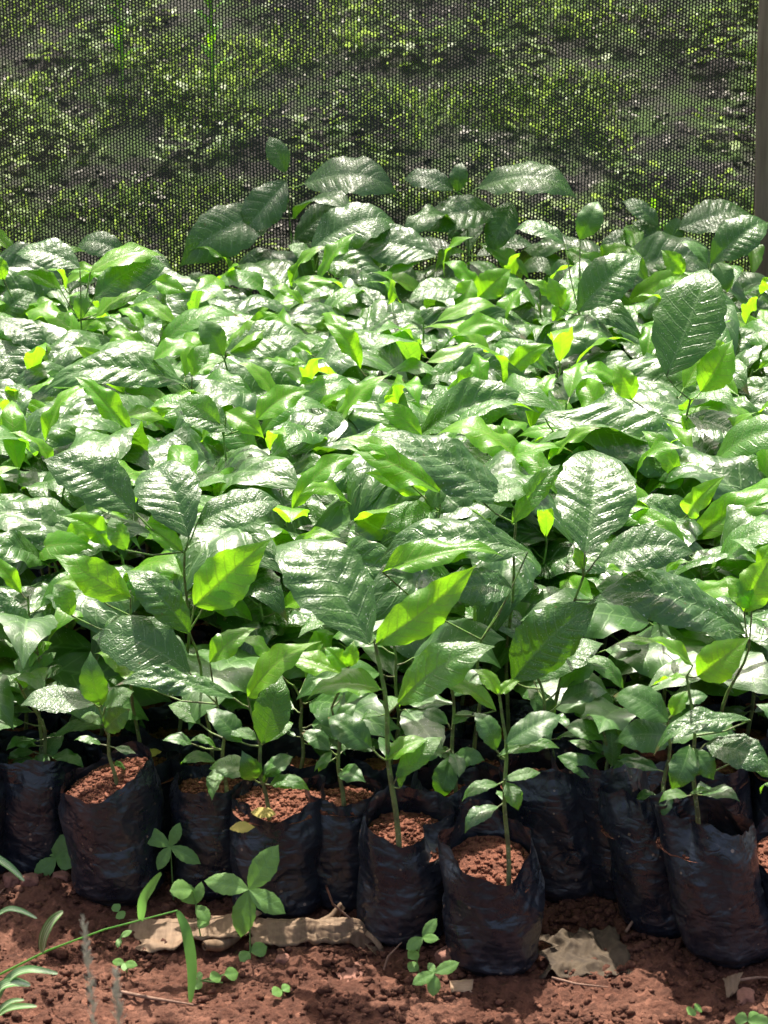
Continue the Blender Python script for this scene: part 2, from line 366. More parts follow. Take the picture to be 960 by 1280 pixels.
# ------------------------------------------------------------------ ground: one sheet, fine near the bags, rising behind the net
def ss(a, b, x):
    u = min(1, max(0, (x - a) / (b - a))); return u * u * (3 - 2 * u)
NETY = 4.95
def gh(x, y):
    z = 0.0
    z += 0.030 * math.exp(-(((x - 0.285) / 0.075) ** 2 + ((y - 2.76) / 0.07) ** 2))     # soil heap between the bags
    z += 0.012 * math.exp(-(((x - 0.40) / 0.12) ** 2 + ((y - 2.62) / 0.05) ** 2))
    z += 0.022 * math.exp(-(((x + 0.47) / 0.10) ** 2 + ((y - 2.80) / 0.06) ** 2))
    if y > 5.2: z += 0.40 * (y - 5.2) * ss(5.2, 5.6, y) if y < 12 else 0.40 * 6.8
    if 1.5 < y < 8: z += 0.010 * noise.noise(Vector((x * 5, y * 5, 1)))
    return z
def ground():
    xs = np.concatenate([-np.geomspace(120, 0.69, 40), np.arange(-0.66, 0.66, 0.0036), np.geomspace(0.69, 120, 40)])
    ys = np.concatenate([-np.geomspace(120, 0.5, 14), np.linspace(0, 2.29, 18), np.arange(2.32, 2.92, 0.0036), np.linspace(2.95, 5.2, 40), np.linspace(5.3, 9.0, 60), np.geomspace(9.4, 300, 20)])
    V = []
    for x in xs:
        near = abs(x) < 0.67
        for y in ys:
            z = gh(x, y)
            if near and 2.30 < y < 2.93:
                p = Vector((x, y, 0))
                z += 0.007 * noise.noise(p * 16) + 0.006 * noise.turbulence(p * 42, 3, False) + 0.006 * abs(noise.noise(p * 85)) + 0.004 * noise.noise(p * 150)
            V.append((x, y, z))
    me = mesh_np('ground', V, grid_faces(len(xs), len(ys)), M['soil'])
    me.flip_normals() if me.polygons[0].normal.z < 0 else None
    tag(add('ground', me), kind='structure')
ground()

def ico():
    import bmesh
    bm = bmesh.new(); bmesh.ops.create_icosphere(bm, subdivisions=1, radius=1.0)
    V = np.array([v.co[:] for v in bm.verts]); F = np.array([[v.index for v in f.verts] for f in bm.faces]); bm.free(); return V, F
def ico2():
    import bmesh
    bm = bmesh.new(); bmesh.ops.create_icosphere(bm, subdivisions=2, radius=1.0)
    V = np.array([v.co[:] for v in bm.verts]); F = np.array([[v.index for v in f.verts] for f in bm.faces]); bm.free(); return V, F
IV, IF = ico(); IV2, IF2 = ico2()
npr = np.random.default_rng(5)
def crumb_arrays(spots, sizes, sub2=0.006):
    Vs, Fs, n = [], [], 0
    for (x, y, z), s in zip(spots, sizes):
        iv, f = (IV2, IF2) if s > sub2 else (IV, IF)
        jit = 1 + 0.33 * npr.standard_normal((len(iv), 1)) * (0.6 if iv is IV2 else 1)
        q = iv * np.clip(jit, 0.55, 1.5) * np.array([npr.uniform(.7, 1.3), npr.uniform(.7, 1.3), npr.uniform(.5, .95)]) * s
        a = npr.uniform(0, 6.28); c, sn = math.cos(a), math.sin(a)
        q = q @ np.array([[c, -sn, 0], [sn, c, 0], [0, 0, 1]])
        Vs.append(q + np.array([x, y, z + s * 0.25])); Fs.append(f + n); n += len(iv)
    return np.concatenate(Vs), np.concatenate(Fs)
def crumbs():
    spots, sizes = [], []
    for k in range(21000):
        x = rng.uniform(-0.62, 0.62); y = rng.uniform(2.33, 2.95)
        d = noise.noise(Vector((x * 9, y * 9, 4)))
        if rng.random() > 0.55 + d: continue
        s = 0.0007 + 0.0062 * rng.random() ** 5
        if rng.random() < 0.012: s *= 1.9
        spots.append((x, y, gh(x, y) + 0.002)); sizes.append(s)
    for k in range(1300):
        x = rng.gauss(0.285, 0.07); y = rng.gauss(2.74, 0.06)
        spots.append((x, y, gh(x, y) + 0.003)); sizes.append(0.001 + 0.007 * rng.random() ** 3.5)
    V, F = crumb_arrays(spots, sizes)
    tag(add('soil_crumbs', mesh_np('soil_crumbs', V, F, M['soil'], smooth=False)), 'loose crumbs and clods of red soil over the bare ground', 'soil', kind='stuff')
crumbs()

# ------------------------------------------------------------------ leaves
def leaf_mesh(name, mat, wr=0.45, arc=0.12, fold=0.25, wave=0.03, quilt=0.011, seed=0, nv=9, droop=0.0, twist=0.0, res=(54, 16), peak=0.47, tipc=0.0):
    """unit leaf: base at the origin, tip at (0,1,0), upper face +Z"""
    r = random.Random(seed); n, m = res[0], res[1] + 1
    o1, o2, o3 = r.uniform(0, 6), r.uniform(0, 6), r.uniform(0, 6)
    t = np.linspace(0, 1, n)[:, None]; s = np.linspace(-1, 1, m)[None, :]
    s = np.sign(s) * np.abs(s) ** 0.9
    a = 1.0; b = a * (1 - peak) / peak
    prof = (t ** a * (1 - t) ** b) ** 0.93; prof = prof / prof.max()
    prof = prof * (1 - 0.35 * np.exp(-((t - 0.97) / 0.06) ** 2)) + 0.015
    prof[0] = 0.02; prof[-1] = 0.004
    asym = 1 + 0.05 * np.sin(o1) * s
    edge = 1 + 0.035 * np.sin(t * 34 + o2 + 2 * s) * np.abs(s) + 0.02 * np.sin(t * 61 + o3) * np.abs(s)
    hw = wr * 0.5 * prof * asym * edge
    x = s * hw
    side = 0.03 * np.sin(t * math.pi) * math.sin(o3)          # slight sideways sweep
    y = t + 0 * s; 
    fold_a = fold * (1 - 0.55 * t)
    z = np.abs(x) * np.tan(fold_a) - 0.75 * fold * x * x / (wr * 0.5) * (0.4 + t)      # V at the midrib, lobes turning down outside
    zc = arc * 4 * t * (1 - t) * (0.75 + 0.5 * t) - droop * t ** 3 * 0 
    z = z + zc
    # forward-sweeping side veins with the blade puffed up between them
    ph = nv * (t * 1.02 - 0.16 * np.abs(s) ** 1.2) + 0.15 * np.sin(o2) + (s > 0) * 0.5
    puff = np.abs(np.sin(math.pi * ph)) ** 0.8
    env = np.sin(math.pi * np.clip(np.abs(s), 0, 1)) ** 0.7 * np.clip(prof, 0, 1)
    z = z + quilt * puff * env
    z = z + 0.0022 * (np.sin(t * 41 + 9 * s + o1) + np.sin(23 * s + t * 27 + o3)) * env * (quilt / 0.011)
    # margin undulation
    z = z + wave * np.abs(s) ** 2.2 * prof * (np.sin(t * 9 + o1 + (s > 0) * 2.1) + 0.55 * np.sin(t * 19 + o2 + (s > 0) * 1.3))
    # twist about the midrib
    tw = twist * (t ** 1.3) * 1.0
    xc = x * np.cos(tw) - (z - zc) * np.sin(tw); zz = x * np.sin(tw) + (z - zc) * np.cos(tw) + zc
    x = xc + side
    if tipc:  # tip curls down
        k = np.clip((t - 0.72) / 0.28, 0, 1) ** 2; zz = zz - tipc * k; y = y - 0.3 * tipc * k
    V = np.stack([x, y + 0 * x, zz], -1).reshape(-1, 3)
    S = (s + 0 * t); T = (t + 0 * s)
    uv = np.stack([S * 0.5 * wr / 0.45 + 0.5, T], -1).reshape(-1, 2)
    F = grid_faces(n, m)[:, ::-1].copy()
    return mesh_np(name, V, F, M[mat] if isinstance(mat, str) else mat, uv=uv, attrs={'ph': (ph + 0 * t).ravel() + 20, 'sx': S.ravel()})
lib = {'leaf': [], 'mid': [], 'young': [], 'small': []}
for k in range(10):
    lib['small'].append(leaf_mesh('leaf', 'small', wr=rng.uniform(.38, .5), arc=rng.uniform(.05, .22), fold=rng.uniform(.15, .5), wave=rng.uniform(.015, .05), quilt=rng.uniform(.006, .010), seed=120 + k, nv=rng.choice([6, 7, 8]), twist=rng.uniform(-.5, .5), tipc=rng.uniform(0, .1), res=(40, 12)))
for k in range(18):
    lib['leaf'].append(leaf_mesh('leaf', 'leaf', wr=rng.uniform(.36, .48), arc=rng.uniform(.12, .30), fold=rng.uniform(.15, .5), wave=rng.uniform(.02, .06), quilt=rng.uniform(.013, .019), seed=k, nv=rng.choice([8, 9, 10]), twist=rng.uniform(-.6, .6), peak=rng.uniform(.43, .54), tipc=rng.uniform(.02, .18)))
for k in range(8):
    lib['mid'].append(leaf_mesh('leaf', 'mid', wr=rng.uniform(.32, .46), arc=rng.uniform(.08, .3), fold=rng.uniform(.2, .6), wave=rng.uniform(.02, .06), quilt=rng.uniform(.007, .012), seed=50 + k, twist=rng.uniform(-.6, .6), tipc=rng.uniform(0, .1), res=(40, 12)))
for k in range(8):
    lib['young'].append(leaf_mesh('leaf', 'young', wr=rng.uniform(.28, .44), arc=rng.uniform(.05, .32), fold=rng.uniform(.3, .8), wave=rng.uniform(.02, .06), quilt=rng.uniform(.003, .007), seed=80 + k, twist=rng.uniform(-.7, .7), tipc=rng.uniform(0, .15), res=(36, 12)))

def frame(d, up):
    d = d.normalized(); n = up - up.dot(d) * d
    if n.length < 0.05: n = Vector((0, -1, 0.2)) - Vector((0, -1, 0.2)).dot(d) * d
    n.normalize(); x = d.cross(n)
    return x, d, n
def leaf_mtx(pb, x, d, n, L):
    m = Matrix.Identity(4)
    for i, c in enumerate((x, d, n)):
        for k in range(3): m[k][i] = c[k] * L
    for k in range(3): m[k][3] = pb[k]
    return m

# ------------------------------------------------------------------ grow bags
BAGH = 0.168
def bag_mesh(seed, Rr=0.060, H=BAGH, segs=96, rows=52, lean=(0, 0), squash=1.0, tilt=(0, 0), wr=1.0, pinch=0.0, pinch_a=0.0):
    V = []
    o = Vector((seed * 3.7, seed * 1.3, seed * 2.1))
    prof = lambda u: (0.80 + 0.20 * ss(0, 0.10, u)) * (1 + 0.05 * math.sin(u * 3.0)) * (1 - 0.05 * ss(0.75, 1, u))
    for i in range(rows):
        u = i / (rows - 1)
        for k in range(segs):
            a = 2 * math.pi * k / segs; c, s = math.cos(a), math.sin(a)
            p = Vector((c, s, 0))
            q = Vector((c * 1.0, s * 1.0, u * 2.7))
            lo = 0.13 * noise.noise(q * 1.0 + o)
            fo = 0.10 * (abs(noise.noise(Vector((q.x * 1.5 + .5 * q.z, q.y * 1.5, q.z * .55)) + o * 1.3)) - .15)
            wr_ = 0.035 * abs(noise.noise(Vector((q.x * 2.2, q.y * 2.2, q.z * 4.2)) + o)) + 0.020 * abs(noise.noise(Vector((q.x * 4.5, q.y * 4.5, q.z * 8.5)) + o)) \
                + 0.0 * u
            wr_ *= (1.25 - 0.55 * u)
            rim = ss(0.78, 1.0, u)
            crump = rim * (0.24 * noise.noise(Vector((c * 1.7, s * 1.7, 5 + u)) + o) + 0.06 * noise.noise(Vector((c * 5, s * 5, 5 + u * 2)) + o))
            da = math.atan2(math.sin(a - pinch_a), math.cos(a - pinch_a))
            pin = -pinch * math.exp(-(da / 0.35) ** 2) * ss(0.6, 1.0, u)
            r = Rr * (prof(u) + lo - fo - wr_ * wr * 1.1 + crump + pin)
            ztop = H * (1.02 + 0.12 * noise.noise(Vector((c * 1.1, s * 1.1, 9)) + o) + 0.02 * noise.noise(Vector((c * 6, s * 6, 9)) + o)) + tilt[0] * c + tilt[1] * s
            z = u ** 1.0 * ztop
            V.append((r * c + lean[0] * u, r * s * squash + lean[1] * u, z))
    F = [tuple(f) for f in grid_faces(rows, segs, True)]
    F.append(tuple(reversed(range(segs))))
    return mesh_np('grow_bag', V, F, M['bag'])
def soil_mesh(seed, Rr=0.056, z=0.14, lean=(0, 0), squash=1.0, tilt=(0, 0), n=420, mound=0.006):
    r_ = random.Random(seed); V = []; ns, nr = 28, 9
    f = z / BAGH
    for i in range(nr):
        for k in range(ns):
            a = 2 * math.pi * k / ns; rr = Rr * i / (nr - 1)
            x, y = rr * math.cos(a), rr * math.sin(a) * squash
            h = z + mound * (1 - (i / (nr - 1)) ** 2) + 0.004 * noise.noise(Vector((x * 60, y * 60, seed))) + (tilt[0] * x + tilt[1] * y) / Rr
            V.append((x + lean[0] * f, y + lean[1] * f, h))
    V = np.array(V); F = grid_faces(nr, ns, True)
    F = np.concatenate([F[:, [0, 1, 2]], F[:, [0, 2, 3]]])
    spots, sizes = [], []
    for _ in range(n):
        a = r_.uniform(0, 6.283); rr = Rr * 0.93 * math.sqrt(r_.random())
        x, y = rr * math.cos(a), rr * math.sin(a) * squash
        spots.append((x + lean[0] * f, y + lean[1] * f, z + mound * (1 - (rr / Rr) ** 2) + (tilt[0] * x + tilt[1] * y) / Rr))
        sizes.append(0.0009 + 0.0042 * r_.random() ** 3.4)
    V2, F2 = crumb_arrays(spots, sizes, 0.0045)
    return mesh_np('soil', np.concatenate([V, V2]), np.concatenate([F, F2 + len(V)]), M['potsoil'], smooth=False)
bag_lib = [bag_mesh(100 + k, Rr=0.059, segs=56, rows=26, lean=(rng.uniform(-.01, .01), 0)) for k in range(6)]
soil_lib = [soil_mesh(200 + k, n=220) for k in range(4)]

# ------------------------------------------------------------------ seedlings
plants = []      # (x, y) of bag centres
GROUP = 'seedlings potted in black bags in the nursery bed'
def stem_pts(base, top, bend, k=10):
    pts = []
    side = Vector((bend[0], bend[1], 0))
    for i in range(k):
        u = i / (k - 1)
        p = base.lerp(top, u) + side * math.sin(u * math.pi) + Vector((0.003 * math.sin(u * 11 + bend[0] * 900), 0, 0)) * (0.3 + u)
        pts.append(p)
    return pts
def leaf_L(kind, r):
    return r.choice(lib[kind])

def generic_plant(x, y, row, r, height, lab, bagidx, rows_low=False, tilt_cam=0.0, big=1.0):
    root = empty('potted_seedling', (x, y, gh(x, y) - 0.002))
    tag(root, lab, 'seedling', GROUP)
    rz = Matrix.Rotation(r.uniform(0, 6.28), 4, 'Z')
    bo = add('grow_bag', bag_lib[bagidx % len(bag_lib)], root, rz)
    add('soil', soil_lib[bagidx % len(soil_lib)], bo)
    base = Vector((r.uniform(-.01, .01), r.uniform(-.01, .01), 0.14)); top = Vector((r.uniform(-.04, .04), r.uniform(-.05, .02), height))
    pts = stem_pts(base, top, (r.uniform(-.02, .02), r.uniform(-.01, .01)))
    mb = MB(); mb.tube(pts, [0.0034 - 0.0017 * i / 9 for i in range(10)])
    def at(u):
        f = u * 9; i = min(8, int(f)); return pts[i].lerp(pts[i + 1], f - i)
    nl = r.randint(5, 7); az = r.uniform(0, 6.28)
    for i in range(nl):
        u = 0.50 + 0.48 * (i / (nl - 1)) ** 0.75; p = at(u); az += 2.4 + r.uniform(-.4, .4); az -= 0.35 * math.sin(2 * az)
        if i == nl - 1: kind = 'young'; L = r.uniform(.07, .14) * big; el = r.uniform(0.1, 0.9)
        elif i == nl - 2: kind = r.choice(['mid', 'young', 'leaf', 'mid']); L = r.uniform(.11, .18) * big; el = r.uniform(-.1, .5)
        elif i == nl - 3 and r.random() < .35: kind = 'young'; L = r.uniform(.12, .18) * big; el = r.uniform(-.1, .5)
        else: kind = 'leaf'; L = r.uniform(.21, .31) * big; el = r.uniform(-.30, .30)
        if u < 0.6: L *= 0.85
        if row < 2 and kind == 'leaf': kind = 'small'
        d = Vector((math.cos(az) * math.cos(el), math.sin(az) * math.cos(el), math.sin(el)))
        upv = Vector((r.gauss(0, .20), -0.50 + r.gauss(0, .22), 1)).normalized()
        xx, dd, nn = frame(d, upv)
        pb = p + Vector((d.x, d.y, 0.4 + 0.3 * el)).normalized() * r.uniform(.012, .03)
        mb.tube([p, p.lerp(pb, .5) + Vector((0, 0, -.002)), pb, pb + dd * 0.01], [.0014, .0012, .0012, .0008], 5)
        lo = add('leaf', leaf_L(kind, r), root, leaf_mtx(pb, xx, dd, nn, L))
    if row < 3:
        for i in range(5):
            p = at(r.uniform(.18, .6)); az = r.uniform(0, 6.28); el = r.uniform(-.6, .3); L = r.uniform(.04, .085)
            d = Vector((math.cos(az) * math.cos(el), math.sin(az) * math.cos(el), math.sin(el))); xx, dd, nn = frame(d, Vector((r.gauss(0, .3), -.4, 1)))
            pb = p + dd * .012; mb.tube([p, pb, pb + dd * .006], [.0011, .0009, .0007], 5)
            add('leaf', leaf_L(r.choice(['small', 'mid', 'small']), r), root, leaf_mtx(pb, xx, dd, nn, L))
    mb.build('stem', M['stem'], root)
    plants.append((x, y))
    return root

def hero_plant(bag, top_px, leaves, lab, bagkw=None, stem_base=None, Yoff=0.0, soilkw=None, ztop=None, bend=(0, 0), hi=True, upp=(0, -0.25, 1), stemR=0.0034):
    """bag = (x, y) world centre. top_px = photo pixel of the stem top; leaves = [(bx,by,tx,ty,w,kind,{opts})] in photo pixels,
    each placed at its own depth behind or before the stem"""
    x, y = bag
    root = empty('potted_seedling', (x, y, gh(x, y) - 0.002)); O = Vector(root.location)
    tag(root, lab, 'seedling', GROUP)
    kw = dict(bagkw or {}); sk = dict(soilkw or {})
    seed = len(plants)
    if hi:
        bo = add('grow_bag', bag_mesh(seed, **kw), root)
        sk.setdefault('lean', kw.get('lean', (0, 0))); sk.setdefault('squash', kw.get('squash', 1.0)); sk.setdefault('Rr', kw.get('Rr', .06) * 0.95)
        t_ = kw.get('tilt', (0, 0)); sk.setdefault('tilt', (t_[0] * .9, t_[1] * .9))
        add('soil', soil_mesh(seed, **sk), bo)
    else:
        bo = add('grow_bag', bag_lib[seed % 6], root, Matrix.Rotation(seed * 1.7, 4, 'Z')); add('soil', soil_lib[seed % 4], bo)
    f = sk.get('z', .14) / BAGH
    base = Vector((kw.get('lean', (0, 0))[0] * f, kw.get('lean', (0, 0))[1] * f, sk.get('z', .14) - .004))
    if stem_base:
        b3 = atZ(stem_base[0], stem_base[1], O.z + sk.get('z', .14) + 0.002) - O
        dl = b3 - base
        if dl.length > 0.05: b3 = base + dl * (0.05 / dl.length)
        base = Vector((b3.x, b3.y, base.z))
    YP = O.y + base.y + Yoff
    top = atY(top_px[0], top_px[1], YP) - O
    pts = stem_pts(base, top, bend)
    mb = MB(); mb.tube(pts, [stemR - 0.0017 * i / 9 for i in range(10)])
    for i, lf in enumerate(leaves):
        bx, by, tx, ty, wpx, kind = lf[:6]; op = lf[6] if len(lf) > 6 else {}
        yb = YP + op.get('yb', -0.005)
        pb = atY(bx, by, yb)
        dpt = proj(pb)[2]
        app = math.hypot(tx - bx, ty - by) * dpt / FPX
        dy = op.get('dy', 0.25 * app if ty < by - 8 else (-0.35 * app if ty > by + 8 else -0.2 * app))
        pt = atY(tx, ty, yb + dy)
        d = pt - pb; L = d.length
        tau = R(op.get('tau', 24)); roll = R(op.get('roll', 0))
        upv = Vector((math.sin(roll), -math.sin(tau), math.cos(tau)))
        xx, dd, nn = frame(d, upv)
        # true width from the width seen in the photo
        if kind == 'leaf' and L < .085: kind = 'small'
        q0 = proj(pb + dd * L * .5 - xx * .01); q1 = proj(pb + dd * L * .5 + xx * .01)
        di = Vector((tx - bx, ty - by)).normalized(); vx = Vector((q1[0] - q0[0], q1[1] - q0[1])) / .02
        perp = abs(vx.x * -di.y + vx.y * di.x)
        wr = min(.56 if kind == 'leaf' else .60, max(.28, (wpx / max(perp, 200)) / L * .95)) if 'wr' not in op else op['wr'] * .90
        sd_ = seed * 31 + i
        rr = random.Random(sd_)
        me = leaf_mesh('leaf', kind, wr=wr, arc=op.get('arc', rr.uniform(.08, .20)), fold=op.get('fold', rr.uniform(.15, .4) if kind != 'young' else rr.uniform(.35, .7)),
                       wave=op.get('wave', rr.uniform(.015, .04) * (1.4 if kind == 'young' else 1)), quilt=op.get('quilt', {'leaf': .017, 'mid': .011, 'young': .005, 'small': .009}.get(kind, .01)), seed=sd_, nv=op.get('nv', rr.choice([8, 9, 10])),
                       twist=op.get('twist', rr.uniform(-.35, .35)), peak=op.get('peak', .40 if kind == 'young' else .48), tipc=op.get('tipc', rr.uniform(.0, .10)), res=(60, 18) if L > .09 else (40, 12))
        if op.get('label'): pass
        pbl = pb - O
        lo = add('leaf', me, root, leaf_mtx(pbl, xx, dd, nn, L))
        if op.get('label'): lo['label'] = op['label']
        # petiole from the nearest stem point a little below
        best = min(pts, key=lambda p: (p - pbl).length + 0.6 * max(0, p.z - pbl.z + .006) * 3)
        mid = best.lerp(pbl, .55) + Vector((0, 0, -.25 * (best - pbl).length * .3))
        mb.tube([best, mid, pbl, pbl + dd * 0.012 + nn * .001], [.0015, .0013, .0012, .0008], 5)
    if YP > 4.6:      # a fuller whorl of shaded leaves round the stem
        rr = random.Random(seed * 13 + 1); az = rr.uniform(0, 6)
        for i in range(9):
            p = pts[rr.randint(4, 8)]; az += 2.4; el = rr.uniform(-.5, .25); L = rr.uniform(.14, .21)
            d = Vector((math.cos(az) * math.cos(el), math.sin(az) * math.cos(el), math.sin(el))); xx, dd, nn = frame(d, Vector((rr.gauss(0, .3), -.5, 1)))
            pb = p + dd * .02; mb.tube([p, pb, pb + dd * .01], [.0015, .0012, .0008], 5)
            add('leaf', rr.choice(lib['leaf']), root, leaf_mtx(pb, xx, dd, nn, L))
    if hi:
        rr = random.Random(seed * 17 + 3)
        for i in range(3):
            p = pts[rr.randint(3, 6)]; az = rr.uniform(0, 6.28); el = rr.uniform(-.5, .4); L = rr.uniform(.03, .06)
            d = Vector((math.cos(az) * math.cos(el), math.sin(az) * math.cos(el), math.sin(el))); xx, dd, nn = frame(d, Vector((rr.gauss(0, .3), -.5, 1)))
            pb = p + dd * .01; mb.tube([p, pb, pb + dd * .006], [.0011, .0009, .0007], 5)
            add('leaf', rr.choice(lib[rr.choice(['small', 'mid'])]), root, leaf_mtx(pb, xx, dd, nn, L))
    mb.build('stem', M['stem'], root)
    plants.append((x, y))
    return root

def G(px, py):      # bag centre from the pixel of its front bottom edge
    p = atZ(px, py, 0); return (p.x, p.y + 0.056)

# ---- the front rows, bag by bag
hero_plant(G(622, 1226), (628, 868), [
    (622, 868, 592, 836, 24, 'young', {'wr': .6}), (624, 868, 650, 850, 22, 'young', {'wr': .6}),
    (620, 938, 592, 890, 30, 'leaf', {}), (632, 930, 703, 893, 36, 'leaf', {'tau': 30}),
    (630, 975, 676, 966, 14, 'mid', {}), (633, 978, 648, 1013, 28, 'mid', {'wr': .66, 'dy': -.02, 'tau': 60}),
    (622, 945, 700, 935, 16, 'mid', {})],
    'seedling in the frontmost bag, whose wide tilted mouth shows red soil',
    dict(Rr=.063, H=.172, lean=(-.012, -.002), tilt=(-.004, .026), wr=1.0), (636, 1103), soilkw=dict(z=.133, mound=.004, tilt=(0, .02), n=420))
hero_plant(G(505, 1190), (472, 800), [
    (470, 806, 594, 702, 48, 'young', {'dy': -.01, 'tau': 52, 'wr': .36, 'fold': .4, 'arc': -.07, 'wave': .05, 'quilt': .004, 'label': 'long upright yellow-green leaf'}),
    (462, 806, 343, 672, 112, 'leaf', {'dy': .12, 'tau': 30, 'wr': .57, 'arc': .12, 'fold': .12, 'label': 'broad silvery leaf leaning to the left'}),
    (476, 862, 382, 868, 34, 'young', {'tau': 16, 'wave': .05}),
    (497, 880, 618, 806, 60, 'mid', {'dy': -.02, 'tau': 48}),
    (464, 935, 409, 894, 44, 'leaf', {'tau': 45}),
    (482, 950, 538, 924, 28, 'young', {}), (496, 972, 554, 920, 32, 'mid', {'tau': 50}),
    (500, 985, 512, 945, 14, 'mid', {})],
    'tall seedling with upright yellow-green leaf and broad silvery leaf, its bag mouth folded over',
    dict(Rr=.062, H=.172, lean=(.004, .0), tilt=(0, .014), pinch=.55, pinch_a=-.75), (493, 1082), soilkw=dict(z=.137, n=836), stemR=.0042)
hero_plant(G(345, 1155), (316, 885), [
    (293, 873, 145, 853, 32, 'leaf', {'tau': 22, 'arc': .13, 'wr': .30, 'dy': -.02}),
    (310, 872, 400, 800, 44, 'young', {'tau': 40, 'dy': -.02, 'twist': .5}), (328, 930, 352, 842, 62, 'leaf', {'tau': 55, 'wr': .56, 'quilt': .005}),
    (302, 928, 258, 886, 34, 'leaf', {}), (322, 968, 258, 958, 30, 'mid', {'tau': 35}), (330, 972, 366, 944, 26, 'leaf', {}),
    (322, 925, 280, 912, 18, 'mid', {}), (318, 975, 303, 940, 30, 'leaf', {'tau': 60, 'dy': -.02}), (332, 978, 345, 958, 22, 'leaf', {'dy': -.02})],
    'seedling with flat dark upright leaf, in the wide bag behind the dry curled leaf',
    dict(Rr=.068, H=.166, lean=(.004, .004), tilt=(.004, .004)), (330, 1032), soilkw=dict(z=.150, n=792))
hero_plant(G(262, 1130), (275, 880), [
    (262, 828, 322, 785, 34, 'young', {'tau': 45}), (238, 842, 113, 792, 74, 'leaf', {'dy': .02, 'tau': 40, 'quilt': .007, 'label': 'large dark leaf with smooth dark surface'}),
    (190, 862, 118, 812, 34, 'young', {'dy': .02, 'yb': .03}), (240, 930, 203, 925, 24, 'leaf', {}), (250, 905, 210, 880, 30, 'mid', {'yb': .02})],
    'seedling with large dark leaf spreading left, bag tucked left of the widest front bag',
    dict(Rr=.058, H=.168, lean=(.006, .005)), (288, 1008), soilkw=dict(z=.148, n=660))
hero_plant(G(146, 1143), (127, 884), [
    (118, 880, 24, 877, 36, 'leaf', {'tau': 22, 'arc': .05, 'wave': .012, 'quilt': .005}), (127, 882, 113, 814, 36, 'leaf', {'tau': 65, 'dy': -.01, 'quilt': .004}),
    (131, 885, 167, 862, 26, 'mid', {'tau': 35}), (131, 912, 162, 886, 32, 'leaf', {'tau': 55, 'dy': -.02}), (128, 906, 100, 895, 15, 'mid', {})],
    'small seedling in the mud-streaked bag with slanting rim, second front bag from the left',
    dict(Rr=.064, H=.176, lean=(-.016, .004), tilt=(.022, .004)), (147, 987), soilkw=dict(z=.163, n=836, tilt=(.024, .004)))
hero_plant(G(45, 1098), (48, 800), [
    (42, 813, -20, 735, 62, 'leaf', {'tau': 42, 'wr': .5}), (45, 805, 56, 783, 12, 'young', {}), (60, 845, 16, 826, 34, 'mid', {'wave': .08, 'tau': 45}),
    (55, 835, 70, 815, 14, 'mid', {}), (46, 862, -8, 852, 18, 'mid', {}), (50, 951, 80, 914, 28, 'leaf', {}), (45, 945, 63, 968, 26, 'leaf', {'dy': -.04, 'tau': 50}),
    (43, 950, 12, 958, 18, 'mid', {}), (42, 940, 8, 948, 12, 'leaf', {}), (44, 880, 10, 872, 20, 'leaf', {})],
    'seedling with a silvery ribbed leaf and a crumpled pale leaf, in the leftmost front bag',
    dict(Rr=.064, H=.172), (52, 955), soilkw=dict(z=.150, n=572))
hero_plant(G(430, 1150), (418, 885), [
    (413, 938, 377, 915, 28, 'leaf', {}), (434, 834, 404, 808, 30, 'young', {'tau': 50}), (436, 834, 442, 800, 26, 'young', {'tau': 60}), (420, 905, 445, 880, 26, 'leaf', {}),
    (428, 842, 350, 822, 30, 'young', {'tau': 25}), (415, 940, 397, 965, 14, 'mid', {}), (428, 870, 390, 850, 30, 'leaf', {'yb': .02}), (432, 880, 470, 850, 34, 'leaf', {'yb': .03})],
    'thin-stemmed seedling with yellow-green tip, bag left of the one with a folded mouth',
    dict(Rr=.054, H=.168, lean=(.0, .0)), (430, 1014), soilkw=dict(z=.152, n=572))
hero_plant((G(570, 1150)[0], G(570, 1150)[1] + .02), (563, 830), [
    (566, 946, 606, 950, 34, 'leaf', {'tau': 45}), (562, 946, 549, 1000, 42, 'leaf', {'dy': -.02, 'tau': 75, 'wr': .62, 'quilt': .004}), (560, 905, 526, 890, 24, 'leaf', {}),
    (566, 905, 592, 890, 28, 'mid', {}), (562, 850, 520, 818, 40, 'leaf', {'yb': .03}), (620, 888, 528, 852, 34, 'young', {'tau': 22, 'wr': .33, 'yb': -.03}), (566, 870, 610, 838, 34, 'leaf', {'yb': .03}), (560, 840, 600, 800, 34, 'young', {'yb': .02, 'tau': 45})],
    'seedling whose broad pointed leaf hangs before its stem, behind the two frontmost bags',
    dict(Rr=.060, H=.178, lean=(.0, .0), tilt=(.008, .006)), (570, 1014), soilkw=dict(z=.135, n=572))
hero_plant(G(715, 1150), (670, 830), [
    (640, 852, 746, 752, 84, 'leaf', {'dy': -.01, 'tau': 50, 'wr': .54, 'arc': .08, 'label': 'dark glossy leaf with raised ribs and white glints'}),
    (668, 852, 755, 800, 55, 'leaf', {'yb': .03, 'tau': 20}), (690, 905, 660, 860, 30, 'leaf', {'yb': .02}), (700, 860, 745, 830, 40, 'mid', {'yb': .02}), (700, 880, 760, 865, 28, 'leaf', {})],
    'seedling with dark glossy ribbed leaf, in the bag just right of the frontmost bag',
    dict(Rr=.060, H=.190, lean=(-.045, .004), wr=1.2), (695, 965), soilkw=dict(z=.155, n=528))
